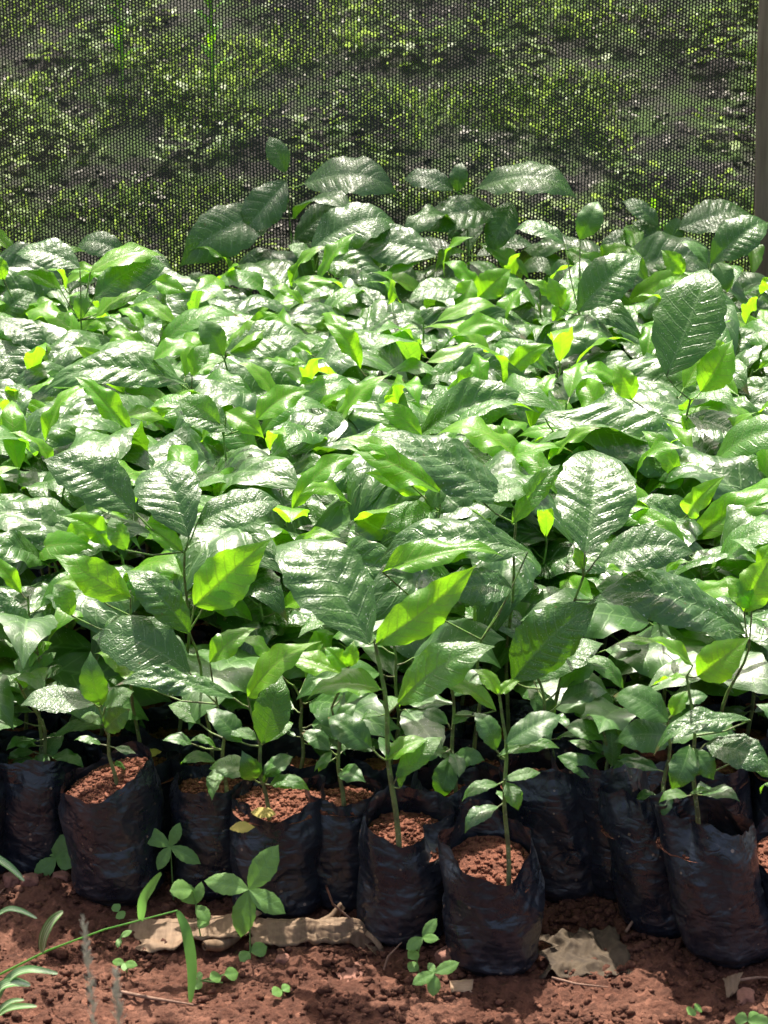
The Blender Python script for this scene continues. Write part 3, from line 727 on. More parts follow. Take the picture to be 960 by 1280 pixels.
hero_plant((G(790, 1148)[0], G(790, 1148)[1]), (757, 912), [
    (755, 925, 706, 908, 26, 'leaf', {}), (752, 972, 696, 944, 26, 'leaf', {'tau': 40}), (765, 958, 762, 903, 24, 'leaf', {'tau': 60}), (762, 962, 784, 952, 10, 'leaf', {}), (760, 950, 790, 905, 22, 'mid', {'yb': .02}),
    (762, 980, 778, 992, 10, 'mid', {})],
    'drooping small seedling leaning left, in the tall grey dusty bag right of the soil heap',
    dict(Rr=.062, H=.206, lean=(-.055, .006), wr=.7), (790, 1035), soilkw=dict(z=.150, n=528))
hero_plant(G(838, 1186), (838, 900), [
    (836, 902, 766, 866, 40, 'leaf', {'tau': 38}), (842, 922, 768, 925, 58, 'leaf', {'tau': 48, 'yb': .02}), (840, 895, 862, 862, 22, 'young', {}), (850, 880, 885, 870, 26, 'leaf', {})],
    'seedling with dark flat leaves and tiny pale bud, in the shiny creased bag at right',
    dict(Rr=.056, H=.196, lean=(-.045, .01), tilt=(.0, -.01)), (826, 1040), soilkw=dict(z=.140, n=440))
hero_plant(G(922, 1219), (862, 845), [
    (866, 832, 768, 802, 34, 'young', {'tau': 18, 'wr': .32, 'wave': .06, 'dy': -.01}), (872, 846, 938, 796, 54, 'young', {'tau': 58, 'dy': -.01, 'quilt': .003}),
    (938, 900, 812, 936, 40, 'leaf', {'tau': 14, 'arc': .16, 'wr': .34, 'dy': -.02, 'label': 'arched leaf with a white glossy top and bright green underside'}),
    (882, 930, 968, 962, 52, 'leaf', {'tau': 42}), (862, 932, 840, 988, 52, 'leaf', {'dy': -.03, 'tau': 75, 'quilt': .010}), (866, 936, 892, 975, 42, 'leaf', {'dy': -.02, 'tau': 70}),
    (863, 992, 888, 988, 8, 'mid', {}), (866, 905, 920, 912, 18, 'mid', {'yb': .03}), (918, 952, 972, 975, 16, 'mid', {})],
    'seedling with an arched white-topped leaf, in the glossy bag with a bright folded flap',
    dict(Rr=.066, H=.192, lean=(-.048, .0), tilt=(-.006, -.006), pinch=.35, pinch_a=-2.2), (874, 1060), soilkw=dict(z=.148, n=528))
hero_plant(G(1002, 1210), (985, 900), [(985, 905, 945, 880, 30, 'leaf', {}), (985, 915, 1010, 890, 30, 'leaf', {})],
    'seedling mostly cut off by the right edge, red soil showing over its bag rim',
    dict(Rr=.062, H=.15, lean=(-.006, .0), tilt=(.01, .02)), (985, 1110), soilkw=dict(z=.128, n=440))
hero_plant(G(-52, 1115), (-30, 880), [(-30, 885, -5, 860, 22, 'leaf', {})],
    'seedling cut off by the left edge beside the leftmost front bag', dict(Rr=.062), None)

# ---- canopy seedlings read off the photograph: (stem top px, height, Y comes from the height)
CAN = [
 ((238, 790), .40, [(243, 757, 342, 670, 84, 'young', {'dy': .02, 'tau': 58, 'fold': .35, 'arc': .12, 'wave': .05, 'peak': .36, 'quilt': .005, 'wr': .56, 'label': 'large bright yellow-green leaf lit from behind'}), (237, 792, 156, 710, 50, 'leaf', {'tau': 45, 'dy': .02, 'yb': -.02}), (262, 740, 314, 722, 22, 'young', {})],
   'seedling with large bright yellow-green leaf lit from behind, front left of the canopy'),
 ((166, 770), .42, [(163, 748, 64, 690, 56, 'young', {'dy': .0, 'tau': 55, 'fold': .1, 'wr': .46}), (112, 738, 68, 730, 24, 'young', {}), (160, 770, 130, 800, 24, 'mid', {}), (90, 770, 68, 728, 30, 'mid', {'yb': .04})],
   'seedling with a wavy yellow-green leaf pointing left above a thin pale stem'),
 ((232, 690), .44, [(236, 672, 186, 580, 100, 'leaf', {'tau': 40, 'wr': .62, 'dy': .13, 'fold': .3, 'quilt': .016, 'label': 'silvery leaf folded in a V with close dark ribs'}), (228, 690, 176, 650, 26, 'young', {'tau': 40}), (170, 642, 54, 575, 66, 'leaf', {'tau': 36}), (246, 655, 352, 625, 66, 'leaf', {'tau': 30, 'yb': .02}), (158, 688, 138, 645, 46, 'mid', {'tau': 55, 'wr': .62})],
   'seedling with a silvery V-folded ribbed leaf standing left of the centre'),
 ((600, 800), .40, [(478, 715, 632, 686, 36, 'young', {'dy': -.01, 'tau': 28, 'arc': .06, 'label': 'long curved yellow-green leaf'}), (640, 735, 552, 745, 60, 'leaf', {'tau': 40}), (660, 690, 470, 692, 55, 'leaf', {'tau': 28, 'dy': .02, 'yb': .03})],
   'seedling with a long curved yellow-green leaf lying over a mottled silver one, at the centre'),
 ((935, 810), .44, [(932, 792, 735, 742, 84, 'leaf', {'tau': 30, 'arc': .14, 'wr': .42, 'dy': -.03, 'fold': .25, 'quilt': .015, 'nv': 10, 'label': 'long arched silvery leaf with strong ribs'}), (930, 765, 968, 690, 50, 'young', {'tau': 60}), (940, 760, 905, 720, 30, 'young', {'tau': 45})],
   'seedling with a long arched silvery ribbed leaf, at the right front of the canopy'),
 ((728, 720), .44, [(731, 692, 741, 556, 88, 'leaf', {'tau': 50, 'dy': .17, 'wr': .60, 'fold': .15, 'label': 'upright leaf with pale central rib'}), (728, 712, 718, 682, 20, 'young', {}), (745, 700, 870, 690, 50, 'leaf', {'tau': 30, 'dy': -.02}), (800, 740, 745, 735, 30, 'leaf', {'yb': .04})],
   'seedling whose upright leaf shows a pale central rib, right of the centre'),
 ((648, 655), .46, [(642, 634, 462, 532, 74, 'leaf', {'tau': 30, 'wr': .42, 'dy': .02, 'arc': .05, 'fold': .14, 'label': 'long silver leaf pointing up to the left'}), (600, 625, 664, 610, 30, 'mid', {}), (640, 655, 700, 578, 30, 'mid', {'tau': 40})],
   'seedling with a long silver leaf pointing up left, near the middle of the bed'),
 ((552, 640), .45, [(551, 616, 425, 556, 40, 'young', {'tau': 30, 'arc': .1, 'dy': .0}), (490, 572, 425, 548, 26, 'young', {}), (545, 640, 475, 660, 50, 'mid', {'tau': 50}), (535, 640, 560, 600, 34, 'leaf', {})],
   'seedling with a curved yellow-green leaf below the long silver leaf'),
 ((860, 500), .50, [(833, 470, 888, 328, 112, 'leaf', {'tau': 60, 'dy': .10, 'wr': .60, 'fold': .12, 'arc': .03, 'quilt': .008, 'label': 'big upright green leaf with half its face silvery'}), (876, 490, 916, 424, 64, 'young', {'tau': 70, 'wr': .66, 'yb': .03, 'quilt': .003}), (790, 500, 768, 452, 44, 'young', {'tau': 65, 'wr': .66}), (860, 520, 965, 572, 46, 'leaf', {'tau': 30}), (855, 540, 888, 508, 28, 'young', {})],
   'seedling with a big upright leaf above the canopy, yellow-green leaf behind it, at right'),
 ((240, 490), .50, [(233, 480, 54, 484, 62, 'leaf', {'tau': 32, 'arc': .16, 'wr': .38, 'dy': -.02, 'fold': .3, 'label': 'wide arched silver leaf'}), (192, 450, 248, 430, 22, 'young', {}), (240, 470, 262, 430, 30, 'mid', {})],
   'seedling with a wide arched silver leaf reaching left'),
 ((280, 545), .48, [(275, 530, 222, 500, 44, 'mid', {'tau': 55}), (283, 515, 332, 548, 30, 'young', {'tau': 40, 'arc': .15}), (290, 540, 215, 510, 40, 'leaf', {}), (320, 525, 388, 486, 36, 'young', {'tau': 35}), (276, 600, 300, 560, 30, 'mid', {})],
   'seedling with bright curled leaves over two dark thin stems, left of the centre'),
 ((282, 450), .52, [(282, 440, 386, 420, 66, 'leaf', {'tau': 42, 'dy': .02}), (284, 442, 352, 405, 26, 'young', {'arc': .12}), (278, 445, 250, 400, 46, 'leaf', {'tau': 60}), (270, 455, 240, 470, 16, 'young', {})],
   'seedling with a silver leaf above a narrow yellow-green leaf, upper left'),
 ((-5, 430), .50, [(0, 425, 58, 535, 84, 'leaf', {'dy': -.06, 'tau': 45, 'wr': .6}), (0, 400, 60, 440, 46, 'leaf', {'yb': .03})],
   'seedling with a wide pale silver leaf hanging at the left edge'),
 ((690, 540), .48, [(680, 520, 890, 606, 72, 'leaf', {'tau': 34, 'arc': .08, 'dy': -.06, 'fold': .2}), (746, 556, 646, 546, 26, 'young', {'arc': .16, 'tau': 20}), (640, 565, 575, 540, 46, 'young', {'tau': 55})],
   'seedling with long silver leaf sloping down right, yellow-green arched leaf at its left'),
 ((100, 400), .52, [(113, 340, 206, 319, 24, 'young', {'tau': 20, 'fold': .3}), (76, 362, 18, 340, 18, 'young', {}), (100, 335, 18, 315, 46, 'leaf', {'tau': 36}), (118, 372, 210, 326, 48, 'leaf', {'tau': 40}), (120, 396, 190, 362, 26, 'young', {'tau': 20, 'fold': .3}), (195, 350, 234, 366, 34, 'young', {'tau': 60}), (100, 400, 108, 360, 20, 'mid', {})],
   'seedling with silver leaves edged by narrow yellow-green ones, at the upper left of the canopy'),
 ((20, 380), .52, [(5, 350, -5, 315, 30, 'young', {'tau': 60}), (-5, 410, 45, 365, 46, 'leaf', {'tau': 50})],
   'seedling with a small yellow-green leaf at the upper left edge'),
 ((890, 350), .56, [(888, 330, 962, 276, 50, 'leaf', {'tau': 45}), (855, 342, 826, 312, 48, 'young', {'tau': 65, 'wr': .66}), (896, 325, 910, 366, 44, 'leaf', {'dy': -.03, 'tau': 65}), (885, 330, 850, 300, 30, 'leaf', {})],
   'seedling with a round yellow-green leaf and a silver leaf rising at the upper right'),
 ((725, 395), .53, [(722, 390, 802, 320, 66, 'leaf', {'tau': 42}), (700, 385, 685, 345, 30, 'young', {'tau': 60}), (725, 300, 748, 250, 44, 'leaf', {'tau': 60, 'yb': .05}), (706, 305, 640, 285, 40, 'leaf', {'yb': .05})],
   'seedling with a dark mottled leaf slanting up to the right, near the back right'),
 ((395, 340), .55, [(388, 312, 498, 272, 58, 'leaf', {'tau': 42, 'quilt': .008, 'arc': .12}), (546, 320, 440, 304, 52, 'leaf', {'tau': 40, 'yb': -.02}), (398, 320, 488, 372, 50, 'leaf', {'tau': 45}), (392, 325, 360, 306, 20, 'mid', {}), (440, 385, 360, 350, 34, 'young', {'yb': -.1, 'tau': 50})],
   'seedling with half-shaded green leaves and pale margins, in the middle of the back edge'),
 ((600, 385), .52, [(590, 350, 570, 395, 30, 'young', {'tau': 60}), (595, 375, 640, 335, 44, 'young', {'tau': 60}), (585, 365, 510, 375, 30, 'leaf', {})],
   'seedling with a folded yellow-green leaf near the back, right of the centre'),
]
SHADE = [
 ((361, 235), 4.74, [(357, 216, 336, 170, 40, 'leaf', {'tau': 62, 'quilt': .010}), (380, 230, 499, 238, 56, 'leaf', {'tau': 40, 'arc': .17, 'quilt': .010}), (358, 226, 300, 296, 70, 'leaf', {'tau': 60, 'quilt': .010, 'wr': .6}), (342, 270, 224, 332, 82, 'leaf', {'tau': 55, 'quilt': .010, 'wr': .55}), (368, 300, 446, 254, 44, 'leaf', {'tau': 50}), (365, 300, 400, 330, 40, 'leaf', {}), (362, 320, 330, 350, 40, 'mid', {})],
   'tallest dark seedling against the net, with large drooping shaded leaves, left of the centre'),
 ((585, 245), 4.72, [(567, 238, 503, 222, 28, 'leaf', {'tau': 35, 'quilt': .010}), (572, 240, 577, 202, 28, 'leaf', {'tau': 70, 'quilt': .010}), (597, 235, 724, 242, 48, 'leaf', {'tau': 36, 'arc': .15, 'quilt': .010}), (622, 265, 522, 287, 48, 'leaf', {'tau': 44, 'arc': .1}), (640, 252, 612, 318, 50, 'leaf', {'tau': 60, 'wr': .6}), (590, 275, 560, 300, 34, 'leaf', {})],
   'dark seedling against the net with a small upright leaf between two spreading leaves'),
 ((838, 300), 4.74, [(823, 282, 777, 250, 26, 'leaf', {'tau': 42}), (848, 286, 942, 264, 50, 'leaf', {'tau': 42, 'arc': .12}), (830, 310, 790, 275, 44, 'leaf', {'tau': 60}), (835, 310, 850, 270, 40, 'leaf', {'tau': 70}), (822, 312, 745, 310, 44, 'leaf', {'tau': 40})],
   'dark grey-green seedling against the net near the wooden post'),
 ((150, 345), 4.68, [(158, 318, 94, 306, 40, 'leaf', {'tau': 50, 'quilt': .010}), (160, 322, 215, 335, 34, 'leaf', {})],
   'dark seedling with one rounded leaf showing at the back left'),
 ((215, 375), 4.66, [(225, 360, 270, 350, 40, 'leaf', {'tau': 50}), (225, 372, 205, 345, 30, 'leaf', {})],
   'low dark seedling in the shade of the net, left of the tallest one'),
]
ROW0, PITCHY, PITCHX = 2.915, 0.116, 0.119
cells = {}
nrow = 16
for r_ in range(nrow):
    y = ROW0 + PITCHY * r_
    hw = 0.1752 * (y * math.cos(PITCH) + (CAMH - .4) * math.sin(PITCH)) + 0.10
    off = (r_ % 2) * PITCHX * .5
    n = int(hw / PITCHX) + 1
    for c in range(-n, n + 1):
        x = c * PITCHX + off
        if abs(x) > hw: continue
        cells[(r_, c)] = (x + rng.uniform(-.012, .012), y + rng.uniform(-.012, .012))
allcells = dict(cells)
def take(p):
    k = min(cells, key=lambda q: (cells[q][0] - p.x) ** 2 + (cells[q][1] - p.y) ** 2)
    return cells.pop(k)
LIFT = 0.03
for (tp, h, lv, lab) in CAN:
    p = atZ(tp[0], tp[1], h + LIFT)
    c = take(p)
    hero_plant(c, tp, lv, lab, hi=False, Yoff=max(-.07, min(.07, p.y - c[1])), bend=(rng.uniform(-.01, .01), 0))
for (tp, Y, lv, lab) in SHADE:
    c = take(atY(tp[0], tp[1], Y))
    hero_plant(c, tp, lv, lab, hi=False, Yoff=Y - c[1])

def shown(x, y): return -25 <= proj((x, y, .42))[0] <= 985
ORD = ['first', 'second', 'third', 'fourth', 'fifth', 'sixth', 'seventh', 'eighth', 'ninth', 'tenth', 'eleventh', 'twelfth', 'thirteenth', 'fourteenth', 'fifteenth', 'sixteenth', 'seventeenth', 'eighteenth', 'nineteenth']
byrow = {}
for (r_, c), xy in cells.items(): byrow.setdefault(r_, []).append((xy[0], xy[1], c))
for r_, L_ in sorted(byrow.items()):
    L_.sort()
    for i, (x, y, c) in enumerate(L_):
        rr = random.Random(r_ * 100 + c)
        if r_ == 0: hgt, big = rr.uniform(.27, .36), .62
        elif r_ == 1: hgt, big = rr.uniform(.32, .40), .8
        elif r_ == 2: hgt, big = rr.uniform(.36, .43), .9
        else: hgt, big = rr.uniform(.41, .48) + 0.004 * r_ + 0.010 * max(0, r_ - 9), 1.0
        where = 'front' if r_ < 3 else ('middle' if r_ < 11 else 'back')
        if shown(x, y):
            j = sum(1 for (q, c2), (x2, y2) in allcells.items() if q == r_ and x2 < x and shown(x2, y2))
            lab = f'glossy green seedling, {ORD[j]} from the left in the {ORD[r_ + 1]} row of bags'
        else: lab = f"glossy seedling reaching in from beyond the {'left' if x < 0 else 'right'} edge, in the {ORD[r_ + 1]} row of bags"
        generic_plant(x, y, r_, rr, hgt, lab, (r_ * 7 + c * 3) % 24, big=big)

# ------------------------------------------------------------------ shade net and its post
def net():
    n, m = 90, 40; V, UV = [], []
    for i in range(n):
        x = -1.6 + 3.2 * i / (n - 1)
        for j in range(m):
            z = 0.02 + 1.50 * j / (m - 1)
            y = NETY + 0.012 * noise.noise(Vector((x * 1.6, z * 3, 2))) + 0.006 * noise.noise(Vector((x * 5, z * 9, 7)))
            sag = 0.012 * math.sin(x * 3.1)
            V.append((x, y, z + sag * j / (m - 1))); UV.append((x / 0.0071, z / 0.0076))
    o = add('shade_net', mesh_np('shade_net', V, grid_faces(n, m), M['net'], uv=UV))
    tag(o, 'black woven shade net stretched upright behind the whole bed of seedlings', 'net')
net()
def post():
    cx = atY(966, 200, NETY - .05); V = []; n, m = 44, 20
    for i in range(n):
        z = -0.05 + 1.75 * i / (n - 1)
        for k in range(m):
            a = 2 * math.pi * k / m
            r = 0.046 * (1 + 0.10 * noise.noise(Vector((math.cos(a) * 1.5, math.sin(a) * 1.5, z * 2.5))) + 0.04 * noise.noise(Vector((math.cos(a) * 5, math.sin(a) * 5, z * 3))))
            V.append((cx.x + r * math.cos(a) + .01 * math.sin(z * 3), NETY - .052 + r * math.sin(a), z))
    F = [tuple(f) for f in grid_faces(n, m, True)] + [tuple(range((n - 1) * m, n * m))]
    tag(add('wooden_post', mesh_np('wooden_post', V, F, M['post'])), 'weathered brown round wooden post holding the net at the right edge', 'post')
post()

# ------------------------------------------------------------------ leafy bough, unseen above the frame, added to shade the front soil and bags
def bough():
    root = empty('added_shade_bough', (-1.55, 3.275, 0)); O = Vector(root.location)
    tag(root, 'leafy bough added out of view to shade the near edge of the bed', 'shade helper')
    r = random.Random(77); mb = MB(); 
    mb.tube([(0, 0, -.05), (.03, .02, 1.2), (.12, 0, 2.05), (.6, .03, 2.30), (1.4, -.02, 2.34), (2.3, .03, 2.28), (3.0, 0, 2.2)], [.05, .045, .04, .03, .022, .014, .006], 10)
    Vs, Fs, n = [], [], 0
    for k in range(170):
        x = .3 + 2.7 * r.random(); z = 2.27; a = Vector((x, 0, z)); b_ = a + Vector((r.uniform(-.1, .15), -.95 * r.random() ** .8 + .06, r.uniform(-.10, .14)))
        mb.tube([a, a.lerp(b_, .5) + Vector((0, 0, .02)), b_], [.006, .004, .002], 5)
        for j in range(26):
            p = a.lerp(b_, r.uniform(.0, 1.1)) + Vector((r.gauss(0, .05), r.gauss(0, .045), r.gauss(0, .04)))
            L = r.uniform(.06, .11); an = r.uniform(0, 6.28); e = r.uniform(-.6, .3)
            d = Vector((math.cos(an) * math.cos(e), math.sin(an) * math.cos(e), math.sin(e))); s_ = d.cross(Vector((r.gauss(0, .3), r.gauss(0, .3), 1))).normalized() * L * .24
            Vs += [p, p + d * L * .35 - s_, p + d * L * .35 + s_, p + d * L * .7 - s_ * .8, p + d * L * .7 + s_ * .8, p + d * L + Vector((0, 0, -.1 * L))]
            Fs += [(n, n + 2, n + 1), (n + 1, n + 2, n + 4), (n + 1, n + 4, n + 3), (n + 3, n + 4, n + 5)]; n += 6
    mb.build('shade_trunk', M['post'], root)
    add('shade_crown', mesh_np('shade_crown', Vs, np.array(Fs), M['grassgreen']), root)
bough()

# ------------------------------------------------------------------ hillside plants behind the net
def blades(name, mat, cnt, ya, yb, hmin, hmax, wmin, wmax, thr, label, cat, sc=2.6, seed=1, lean=.5):
    r = random.Random(seed); Vs, Fs, n = [], [], 0
    while n < cnt * 8:
        y = r.uniform(ya, yb); x = r.uniform(-.27 * y, .27 * y)
        if y < 5.95 - .55 * ss(-.2, .5, x): continue
        if noise.noise(Vector((x * sc, y * sc * 1.2, seed))) + 0.5 * noise.noise(Vector((x * sc * 3, y * sc * 3, seed + 4))) < thr: continue
        z = gh(x, y); h = r.uniform(hmin, hmax); a = r.uniform(0, 6.28); le = r.uniform(.1, lean) * h
        dx, dy = math.cos(a), math.sin(a); w = r.uniform(wmin, wmax)
        px, py = -dy * w / 2, dx * w / 2; b = a + r.uniform(-.6, .6)
        for k in range(4):
            u = k / 3; ww = (1, 1.1, .8, .06)[k]; xx = x + math.cos(b) * le * u * u; yy = y + math.sin(b) * le * u * u; zz = z + h * (u - .25 * u * u * lean)
            Vs += [(xx - px * ww, yy - py * ww, zz), (xx + px * ww, yy + py * ww, zz)]
        for k in range(3): Fs.append((n + 2 * k, n + 2 * k + 1, n + 2 * k + 3, n + 2 * k + 2))
        n += 8
    tag(add(name, mesh_np(name, Vs, np.array(Fs), mat)), label, cat, kind='stuff')
blades('hill_grass', M['grassbg'], 10000, 5.5, 8.6, .03, .10, .004, .010, .10, 'bright yellow-green grass growing in patches on the slope behind the net', 'grass', lean=1.9)
def bgleaves(name, mat, cnt, size, thr, seed, label, cat, flat):
    r = random.Random(seed); Vs, Fs, n = [], [], 0
    while n < cnt * 6:
        y = r.uniform(5.35, 8.6); x = r.uniform(-.27 * y, .27 * y)
        if y < 5.9 - .5 * ss(-.2, .5, x) and r.random() < .8: continue
        if noise.noise(Vector((x * 3.1, y * 3.1, seed))) < thr: continue
        L = r.uniform(*size); a = r.uniform(0, 6.28); e = r.uniform(-.2, flat); z = gh(x, y) + r.uniform(.005, .01 + .09 * flat)
        d = Vector((math.cos(a) * math.cos(e), math.sin(a) * math.cos(e), math.sin(e))); s = d.cross(Vector((r.uniform(-.3, .3), r.uniform(-.3, .3), 1))).normalized() * L * r.uniform(.16, .3)
        p = Vector((x, y, z)); k = Vector((0, 0, -.06 * L))
        Vs += [p, p + d * L * .4 - s, p + d * L * .4 + s, p + d * L * .75 - s * .7 + k, p + d * L * .75 + s * .7 + k, p + d * L + k * 2.5]
        Fs += [(n, n + 2, n + 1), (n + 1, n + 2, n + 4), (n + 1, n + 4, n + 3), (n + 3, n + 4, n + 5)]; n += 6
    tag(add(name, mesh_np(name, Vs, np.array(Fs), mat)), label, cat, kind='stuff')
bgleaves('hill_weeds', M['grassbg'], 5200, (.02, .07), .06, 11, 'low broad-leaved weeds scattered on the slope behind the net', 'weeds', .7)
bgleaves('leaf_litter', M['litter'], 3000, (.012, .045), -.02, 23, 'pale fallen leaves and cut stalks lying on the slope behind the net', 'leaf litter', .15)
def saplings():
    for (px, py, Y, h, lab) in ((265, 95, 6.9, .34, 'slim bright stem standing behind the net at the upper left'), (815, 255, 5.75, .30, 'slim bright upright stem behind the net at the right'), (150, 60, 7.0, .30, 'bright leafy shoot behind the net at the upper left corner')):
        p = atY(px, py, Y); p.z = gh(p.x, Y)
        root = empty('hill_sapling', p); tag(root, lab, 'sapling', 'slim shoots behind the net')
        mb = MB(); mb.tube([(0, 0, 0), (.006, 0, h * .5), (0.0, 0, h)], [.006, .005, .003]); mb.build('stem', M['young'], root)
        for k in range(8):
            z = h * (.3 + .09 * k); a = k * 2.4; d = Vector((math.cos(a), math.sin(a), .6 + .1 * k)); xx, dd, nn = frame(d, Vector((0, -.3, 1)))
            add('leaf', lib['young'][k % 8], root, leaf_mtx(Vector((0, 0, z)), xx, dd, nn, .09))
saplings()

# ------------------------------------------------------------------ small plants on the soil in front
wl = [leaf_mesh('leaf', 'weed', wr=w_, arc=.05, fold=.2, wave=.01, quilt=.004, seed=300 + k, nv=5, res=(24, 10), peak=.5) for k, w_ in enumerate((.42, .48, .62, .85))]
def weed(base, leaves, lab, Yb=None, stemr=.0011, top=None):
    p0 = atZ(base[0], base[1], 0.004)
    root = empty('weed_seedling', p0); O = Vector(root.location); tag(root, lab, 'weed', 'small weeds sprouting from the red soil')
    mb = MB(); last = Vector((0, 0, 0)); k = 0
    node = {}
    for (bx, by, tx, ty, wi) in leaves:
        key = (bx, by)
        if key not in node:
            pn = atY(bx, by, p0.y - .01) - O; pn.z = max(pn.z, .004)
            node[key] = pn
    order = sorted(node.values(), key=lambda v: v.z)
    pts = [Vector((0, 0, -.004))] + order
    if len(pts) == 2: pts.insert(1, pts[0].lerp(pts[1], .5) + Vector((.002, 0, 0)))
    mb.tube(pts, stemr, 5)
    for (bx, by, tx, ty, wi) in leaves:
        pb = node[(bx, by)]; dn = 1 if ty > by else -1
        pt = atY(tx, ty, p0.y - .01 + (-.014 if dn > 0 else .012)) - O
        d = pt - pb; xx, dd, nn = frame(d, Vector((0, -.75, .66)))
        add('leaf', wl[wi], root, leaf_mtx(pb, xx, dd, nn, d.length))
    mb.build('stem', M['weed'], root)
weed((313, 1195), [(311, 1112, 255, 1101, 1), (311, 1112, 348, 1056, 1), (311, 1112, 357, 1142, 1), (311, 1112, 301, 1172, 1), (312, 1190, 300, 1202, 3), (313, 1190, 334, 1183, 3)], 'largest weed in front, four broad green leaves in a cross before the dry curled leaf')
weed((217, 1125), [(213, 1058, 167, 1034, 0), (213, 1058, 225, 1028, 1), (213, 1058, 251, 1080, 0), (213, 1058, 197, 1088, 1), (216, 1108, 228, 1120, 3)], 'four-leaved green weed in front of the mud-streaked bag')
weed((252, 1175), [(245, 1130, 222, 1103, 2), (245, 1130, 252, 1102, 1), (245, 1132, 262, 1152, 2), (247, 1150, 262, 1155, 3), (240, 1112, 212, 1114, 3)], 'small weed with rounded leaves behind the frayed end of the dry leaf')
weed((78, 1095), [(70, 1072, 43, 1098, 2), (70, 1072, 82, 1042, 3), (70, 1072, 100, 1074, 3), (70, 1072, 62, 1060, 2)], 'round-leaved weed at the foot of the leftmost front bag')
weed((524, 1215), [(528, 1172, 546, 1148, 1), (528, 1172, 508, 1187, 2), (528, 1172, 549, 1174, 1), (523, 1190, 510, 1198, 3), (521, 1203, 512, 1215, 3)], 'upright little weed left of the frontmost bag')
weed((544, 1240), [(543, 1216, 574, 1203, 1), (543, 1216, 515, 1231, 1), (543, 1216, 536, 1203, 2), (543, 1218, 541, 1246, 2)], 'bright low weed beside the red soil lump')
weed((352, 1240), [(352, 1238, 340, 1243, 3), (352, 1238, 362, 1232, 3)], 'tiny blue-green weed with two leaves on bare soil right of the grass blade')
weed((158, 1213), [(156, 1204, 140, 1202, 1), (156, 1204, 172, 1207, 1), (156, 1204, 155, 1214, 2)], 'tiny weed with two narrow leaves near the seed heads')
weed((278, 1225), [(276, 1220, 262, 1224, 3), (280, 1218, 298, 1216, 3), (252, 1230, 240, 1236, 3), (250, 1226, 249, 1214, 2)], 'row of tiny round-leaved sprouts beside the drooping grass blade')
weed((148, 1150), [(148, 1140, 142, 1130, 3), (148, 1140, 155, 1148, 3)], 'tiny blue-green sprout at the foot of the mud-streaked bag')
weed((150, 1178), [(150, 1172, 147, 1185, 1), (150, 1172, 165, 1163, 0)], 'tiny green sprout under the arching grass stalk')
weed((455, 1168), [(452, 1160, 442, 1152, 2), (452, 1160, 462, 1150, 3)], 'small weed hidden behind the right end of the dry leaf')
weed((228, 1255), [(655 + 0, 1262, 665, 1258, 3)], 'tiny sprout at the bottom edge') if False else None
weed((868, 1265), [(868, 1262, 876, 1258, 3), (868, 1262, 860, 1268, 3)], 'tiny pale sprout on the soil at the lower right')
weed((935, 1284), [(935, 1276, 950, 1268, 3), (935, 1276, 918, 1272, 3), (935, 1276, 965, 1280, 2)], 'bright green weed cut off at the bottom right corner')

def ribbon(name, pts, wid, mat, lab=None, cat=None, parent=None, up=(0, -.6, .8), fold=.25, kind=None, group=None):
    """flat pointed blade along a polyline"""
    P = [Vector(p) for p in pts]; Q = []
    k = 10
    for i in range(len(P) - 1):
        a = P[max(i - 1, 0)]; b = P[i]; c = P[i + 1]; d = P[min(i + 2, len(P) - 1)]
        for j in range(k):
            t = j / k; Q.append(0.5 * ((2 * b) + (-a + c) * t + (2 * a - 5 * b + 4 * c - d) * t * t + (-a + 3 * b - 3 * c + d) * t ** 3))
    Q.append(P[-1]); n = len(Q); V, UV = [], []
    for i, q in enumerate(Q):
        t = i / (n - 1); d = (Q[min(i + 1, n - 1)] - Q[max(i - 1, 0)]).normalized()
        u = Vector(up); nn = (u - u.dot(d) * d).normalized(); x = d.cross(nn); w_ = wid * (math.sin(math.pi * min(1, (t * .9 + .06))) ** .7 if wid > 0 else 1)
        for s in (-1, -.5, 0, .5, 1):
            V.append(q + x * w_ * .5 * s + nn * abs(s) * w_ * fold * .5); UV.append((s * .5 + .5, t))
    return add(name, mesh_np(name, V, grid_faces(n, 5), mat, uv=UV), parent)
# arching grass stalk
gr = empty('grass_stalk', atZ(-8, 1222, 0.0)); O = Vector(gr.location)
def gp(px, py, Y): return atY(px, py, Y) - O
Yg = O.y + .005
mb = MB(); mb.tube([gp(-8, 1222, Yg), gp(60, 1188, Yg - .02), gp(130, 1162, Yg - .03), gp(222, 1138, Yg - .03)], [.0016, .0014, .0012, .001], 6); mb.build('stem', M['grassgreen'], gr)
for pts, w_ in (([(222, 1139), (233, 1165), (240, 1210), (238, 1253)], .014), ([(176, 1151), (180, 1125), (193, 1105), (202, 1092)], .016), ([(52, 1190), (56, 1170), (66, 1152), (79, 1140)], .017)):
    ribbon('blade', [gp(x, y, Yg - .03 - .012 * i) for i, (x, y) in enumerate(pts)], w_, M['grassgreen'] if w_ < .0165 else M['striped'], parent=gr)
tag(gr, 'long grass stalk arching right over the soil with a drooping end blade', 'grass')
st = empty('striped_grass', atZ(-15, 1290, 0.0)); O2 = Vector(st.location)
for pts, w_ in (([(-10, 1265), (10, 1225), (35, 1212), (72, 1217)], .020), ([(-10, 1260), (0, 1235), (18, 1228), (38, 1232)], .024), ([(-12, 1150), (8, 1137), (25, 1138), (46, 1148)], .013), ([(-20, 1060), (-4, 1072), (14, 1085), (30, 1101)], .016), ([(-10, 1275), (8, 1262), (25, 1258), (46, 1258)], .016), ([(-5, 1275), (0, 1262), (14, 1252), (30, 1250)], .014)):
    ribbon('blade', [atY(x, y, O2.y - .0 - .008 * i) - O2 for i, (x, y) in enumerate(pts)], w_ * .56, M['striped'], parent=st)
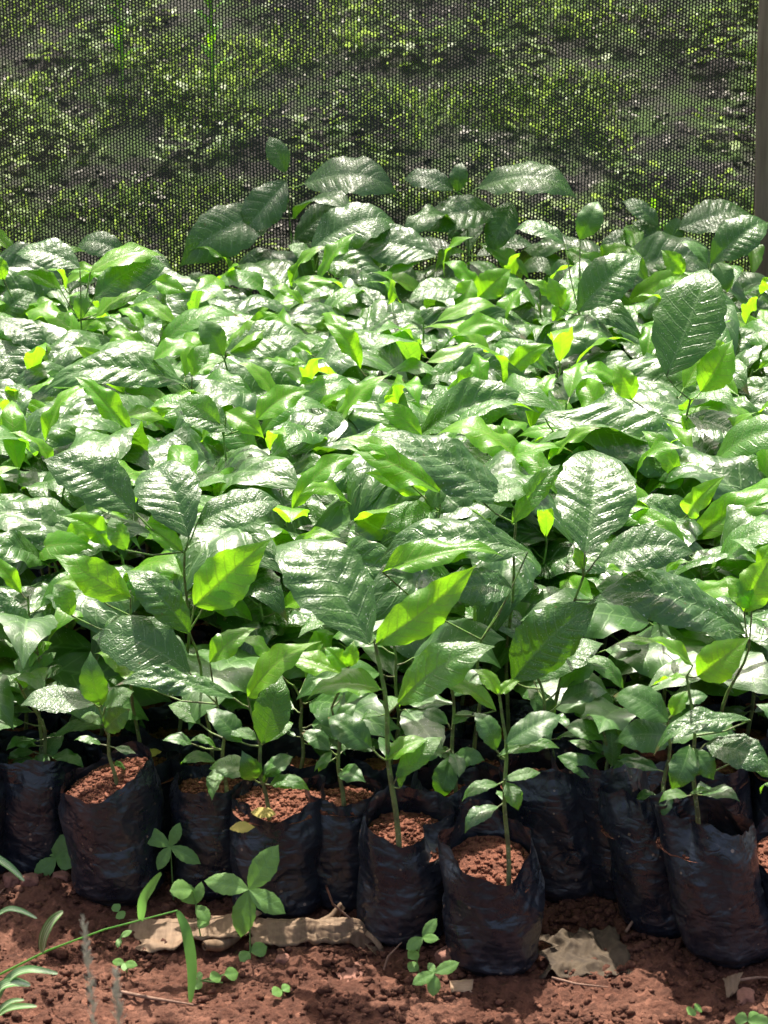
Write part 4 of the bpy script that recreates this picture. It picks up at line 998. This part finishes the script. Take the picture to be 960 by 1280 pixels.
mb = MB(); mb.tube([(0, 0, 0), (-.006, -.002, .06), (-.02, -.004, .12), (-.03, 0, .19)], [.002, .0018, .0016, .0012]); mb.build('stem', M['grassgreen'], st)
tag(st, 'white and green striped grass blades reaching in from the lower left edge', 'grass')
# pale seed heads near the camera
for (x0, y0, x1, y1, lab) in ((120, 1300, 104, 1150, 'taller pale fuzzy grass seed head at the lower left'), (150, 1300, 144, 1212, 'shorter pale fuzzy grass seed head right of the taller one')):
    Ys = 1.75; b = atY(x0, y0, Ys); t_ = atY(x1, y1, Ys); rt = empty('grass_seed_head', (b.x, Ys, 0)); tag(rt, lab, 'seed head', 'pale grass seed heads in the foreground')
    bb = b - Vector(rt.location); tt = t_ - Vector(rt.location)
    mb = MB(); mb.tube([(0, 0, 0), bb * .5 + Vector((.01, 0, 0)), bb, tt], [.0009, .0008, .0006, .0004], 5); mb.build('stem', M['seedhead'], rt)
    mb = MB(); r = random.Random(int(x0))
    for k in range(120):
        u = r.random() ** .8; p = bb.lerp(tt, .08 + .92 * u); a = r.uniform(0, 6.28); l = .012 * (1 - .5 * u) * r.uniform(.5, 1.2)
        e = p + Vector((math.cos(a) * l * .55, math.sin(a) * l * .55, l)); mb.tube([p, e], [.0004, .0003], 3)
        if r.random() < .4:
            V = IV * np.array([.0007, .0007, .0012]) + np.array(p.lerp(e, .6)); q4 = np.concatenate([IF, IF[:, 2:3]], 1)
            mb.tube([p.lerp(e, .4), p.lerp(e, .7)], [.0009, .0005], 4)
    mb.build('spike', M['seedhead'], rt)

# ------------------------------------------------------------------ litter on the ground
def sheet(name, quad, mat, lab, cat, nx=40, ny=14, amp=.006, curl=None, z0=.004, seed=1, ragged=.0, crease=0):
    """a thin crumpled sheet between four photo pixels lying on the soil: (left-far, right-far, right-near, left-near)"""
    c = [atZ(px, py, z) for px, py, z in quad]; V, UV = [], []
    for i in range(nx):
        u = i / (nx - 1)
        for j in range(ny):
            v = j / (ny - 1); uu = u + ragged * noise.noise(Vector((v * 5, u * 2, seed))) * (1 if 0 < i < nx - 1 else 2.5)
            vv = v + ragged * 1.3 * noise.noise(Vector((uu * 9, seed, v))) * abs(2 * v - 1)
            p = (c[0].lerp(c[1], uu)).lerp(c[3].lerp(c[2], uu), vv)
            p.z += amp * noise.noise(Vector((u * 6, v * 3, seed))) + amp * .5 * abs(noise.noise(Vector((u * 15, v * 8, seed)))) + crease * math.sin(v * 40 + 3 * u)
            if curl: p = curl(p, u, v)
            V.append(p); UV.append((u, v))
    me = mesh_np(name, V, grid_faces(nx, ny), mat, uv=UV)
    o = add(name, me); m_ = o.modifiers.new('thick', 'SOLIDIFY'); m_.thickness = .0007
    return tag(o, lab, cat)
def curlA(p, u, v):
    k = ss(.55, 1.0, v) * ss(.25, .5, u)
    p.z += .016 * k * math.sin(k * 2.2); p.y += .012 * k * k
    p.z += .010 * ss(.5, 1, u) * (1 - v)
    return p
sheet('dry_leaf', [(158, 1150, .014), (322, 1146, .020), (300, 1188, .012), (178, 1190, .004)], M['dry'], 'long dry tan leaf along the foot of the front bags, frayed at its left end', 'dry leaf', 70, 22, .0045, curlA, seed=3, ragged=.05, crease=.0006)
sheet('dry_leaf', [(305, 1150, .022), (474, 1150, .034), (470, 1178, .010), (318, 1184, .012)], M['dry'], 'creased dry leaf strip behind the largest weed, bending down at its right end', 'dry leaf', 60, 20, .009, lambda p, u, v: Vector((p.x, p.y, p.z + .012 * math.sin(v * 3.1) - .018 * ss(.8, 1, u))), seed=21, ragged=.07, crease=.0012)
def roll(name, a, b, r, turns, mat, lab, cat, seed=0, group=None):
    A, B = Vector(a), Vector(b); d = (B - A).normalized(); x = d.cross(Vector((0, 0, 1))).normalized(); y = x.cross(d); V = []
    n, m = 18, 36
    for i in range(n):
        u = i / (n - 1)
        for k in range(m):
            t = k / (m - 1); an = t * turns * 2 * math.pi + .8 * u; rr = r * (.45 + .55 * t) * (1 + .18 * noise.noise(Vector((u * 3, t * 4, seed)))) * (.6 + .4 * math.sin(math.pi * (u * .8 + .1)))
            V.append(A.lerp(B, u) + (x * math.cos(an) + y * math.sin(an)) * rr + Vector((0, 0, .004 * math.sin(u * 5 + seed))))
    o = add(name, mesh_np(name, V, grid_faces(n, m), mat)); m_ = o.modifiers.new('thick', 'SOLIDIFY'); m_.thickness = .0006
    return tag(o, lab, cat, group)
DG = 'dry curled leaf pieces by the bags'
roll('dry_leaf', atZ(255, 1186, .014), atZ(300, 1170, .016), .009, 1.3, M['dry'], 'small rolled dry leaf with an open dark mouth, before the frayed tan leaf', 'dry leaf', 2, DG)
roll('dry_leaf', atZ(335, 1166, .016), atZ(452, 1160, .024), .016, .62, M['dry'], 'twisted dry leaf roll right of the largest weed', 'dry leaf', 5, DG)
roll('dry_leaf', atZ(395, 1160, .02), atZ(428, 1132, .045), .008, .7, M['dry'], 'short grey dry leaf strip standing up against the bag', 'dry leaf', 8, DG)
roll('dry_leaf', atZ(445, 1158, .02), atZ(476, 1188, .006), .011, .8, M['dry'], 'brown dry leaf tip bending down at the right end of the roll', 'dry leaf', 11, DG)
sheet('rotted_leaf', [(683, 1168, .022), (768, 1158, .024), (800, 1218, .003), (682, 1222, .004)], M['paper'], 'flat brown rotted leaf sheet lying between the frontmost bag and the soil heap', 'dead leaf', 50, 30, .010, seed=9, ragged=.10)
def lump(px, py, size, lab, mat='stone', seed=0, name='soil_lump', cat='soil lump', flat=.6):
    import bmesh
    bm = bmesh.new(); bmesh.ops.create_icosphere(bm, subdivisions=4, radius=1)
    for v in bm.verts:
        q = v.co.copy(); f = 1 + .28 * noise.noise(q * 1.1 + Vector((seed, 0, 0))) + .08 * noise.noise(q * 4 + Vector((seed, 0, 0))) + .03 * noise.noise(q * 12)
        v.co = Vector((max(-.8, min(.8, q.x)) * size[0], max(-.8, min(.8, q.y)) * size[1], max(-.7, min(.7, q.z)) * size[2])) * f
    me = bpy.data.meshes.new(name); bm.to_mesh(me); bm.free(); me.materials.append(M[mat]); me.polygons.foreach_set('use_smooth', [True] * len(me.polygons))
    p = atZ(px, py, 0); o = add(name, me, loc=(p.x, p.y, gh(p.x, p.y) + size[2] * .35)); o.rotation_euler.z = seed
    return tag(o, lab, cat, 'larger lumps on the soil')
lump(572, 1205, (.034, .022, .020), 'largest flat reddish lump beside the frontmost bag', seed=.4)
lump(548, 1172, (.024, .018, .014), 'reddish lump half behind the upright little weed', seed=2.1)
lump(37, 1120, (.016, .013, .013), 'rounded soil clod below the leftmost bag', seed=3.3)
lump(15, 1118, (.015, .012, .014), 'soil clod at the left edge under the bag', seed=5.3)
lump(78, 1115, (.014, .012, .010), 'soil clod right of the rounded one below the leftmost bag', seed=6.1)
lump(354, 1205, (.012, .010, .008), 'small soil clod in front of the dry leaf', seed=4.5)
lump(932, 1248, (.02, .014, .009), 'low soil clod near the lower right corner', seed=7.7)
sheet('wood_chip', [(562, 1226, .012), (592, 1224, .012), (590, 1240, .006), (564, 1240, .006)], M['chip'], 'pale square wood chip in front of the largest reddish lump', 'wood chip', 8, 5, .001, seed=2)
sheet('brown_leaf', [(905, 1222, .016), (928, 1215, .02), (922, 1240, .004), (908, 1248, .002)], M['dry'], 'small brown dry leaf at the foot of the rightmost big bag', 'dry leaf', 12, 12, .004, seed=12, ragged=.08)
sheet('red_leaf', [(420, 1215, .004), (450, 1200, .007), (455, 1222, .004), (430, 1232, .003)], M['stone'], 'flat reddish brown leaf scrap in front of the roll', 'dead leaf', 12, 12, .004, seed=14, ragged=.08)
def twig(pts, r, lab):
    mb = MB(); mb.tube([atZ(*p) for p in pts], [r] * (len(pts) - 1) + [r * .4], 6)
    tag(mb.build('twig', M['twig'], None), lab, 'twig', 'twigs lying on the soil')
twig([(152, 1240, .006), (190, 1248, .008), (242, 1256, .007)], .0026, 'pinkish twig lying below the round-leaved sprouts')
twig([(480, 1212, .005), (485, 1196, .02), (502, 1178, .035)], .0016, 'short bent twig sticking up left of the upright little weed')
twig([(408, 1108, .10), (416, 1130, .06), (440, 1150, .035), (470, 1165, .02)], .0016, 'thin pale stalk leaning on the bag above the rolled leaf')
twig([(690, 1222, .006), (720, 1230, .005), (760, 1234, .005)], .0018, 'thin twig below the rotted leaf sheet')
twig([(782, 1165, .02), (792, 1150, .03), (790, 1140, .038)], .0022, 'curved root piece on the soil heap')
twig([(925, 1225, .012), (945, 1222, .012), (970, 1222, .012)], .0022, 'twig at the foot of the rightmost big bag')
twig([(-8, 1128, .02), (-4, 1120, .025), (6, 1110, .03)], .0015, 'thin stalk at the left edge')
def fallen(px, py, z, ln, a, lab):
    me = leaf_mesh('fallen_leaf', M['yellow'], wr=.55, arc=.08, fold=.1, wave=.03, quilt=.004, seed=int(px), res=(24, 10))
    p = atZ(px, py, z); d = Vector((math.cos(a), math.sin(a), .02)); xx, dd, nn = frame(d, Vector((0, -.5, 1)))
    o = add('fallen_leaf', me, mtx=leaf_mtx(p, xx, dd, nn, ln)); tag(o, lab, 'fallen leaf', 'yellow leaves fallen on the bags')
fallen(287, 1036, .162, .034, .1, 'yellow oval leaf on the rim of the widest front bag')
fallen(178, 945, .165, .03, .5, 'yellow curled leaf on the soil of a bag behind the mud-streaked bag')
fallen(345, 1018, .166, .035, 3.0, 'dry pale leaf scrap on the soil of the widest front bag')
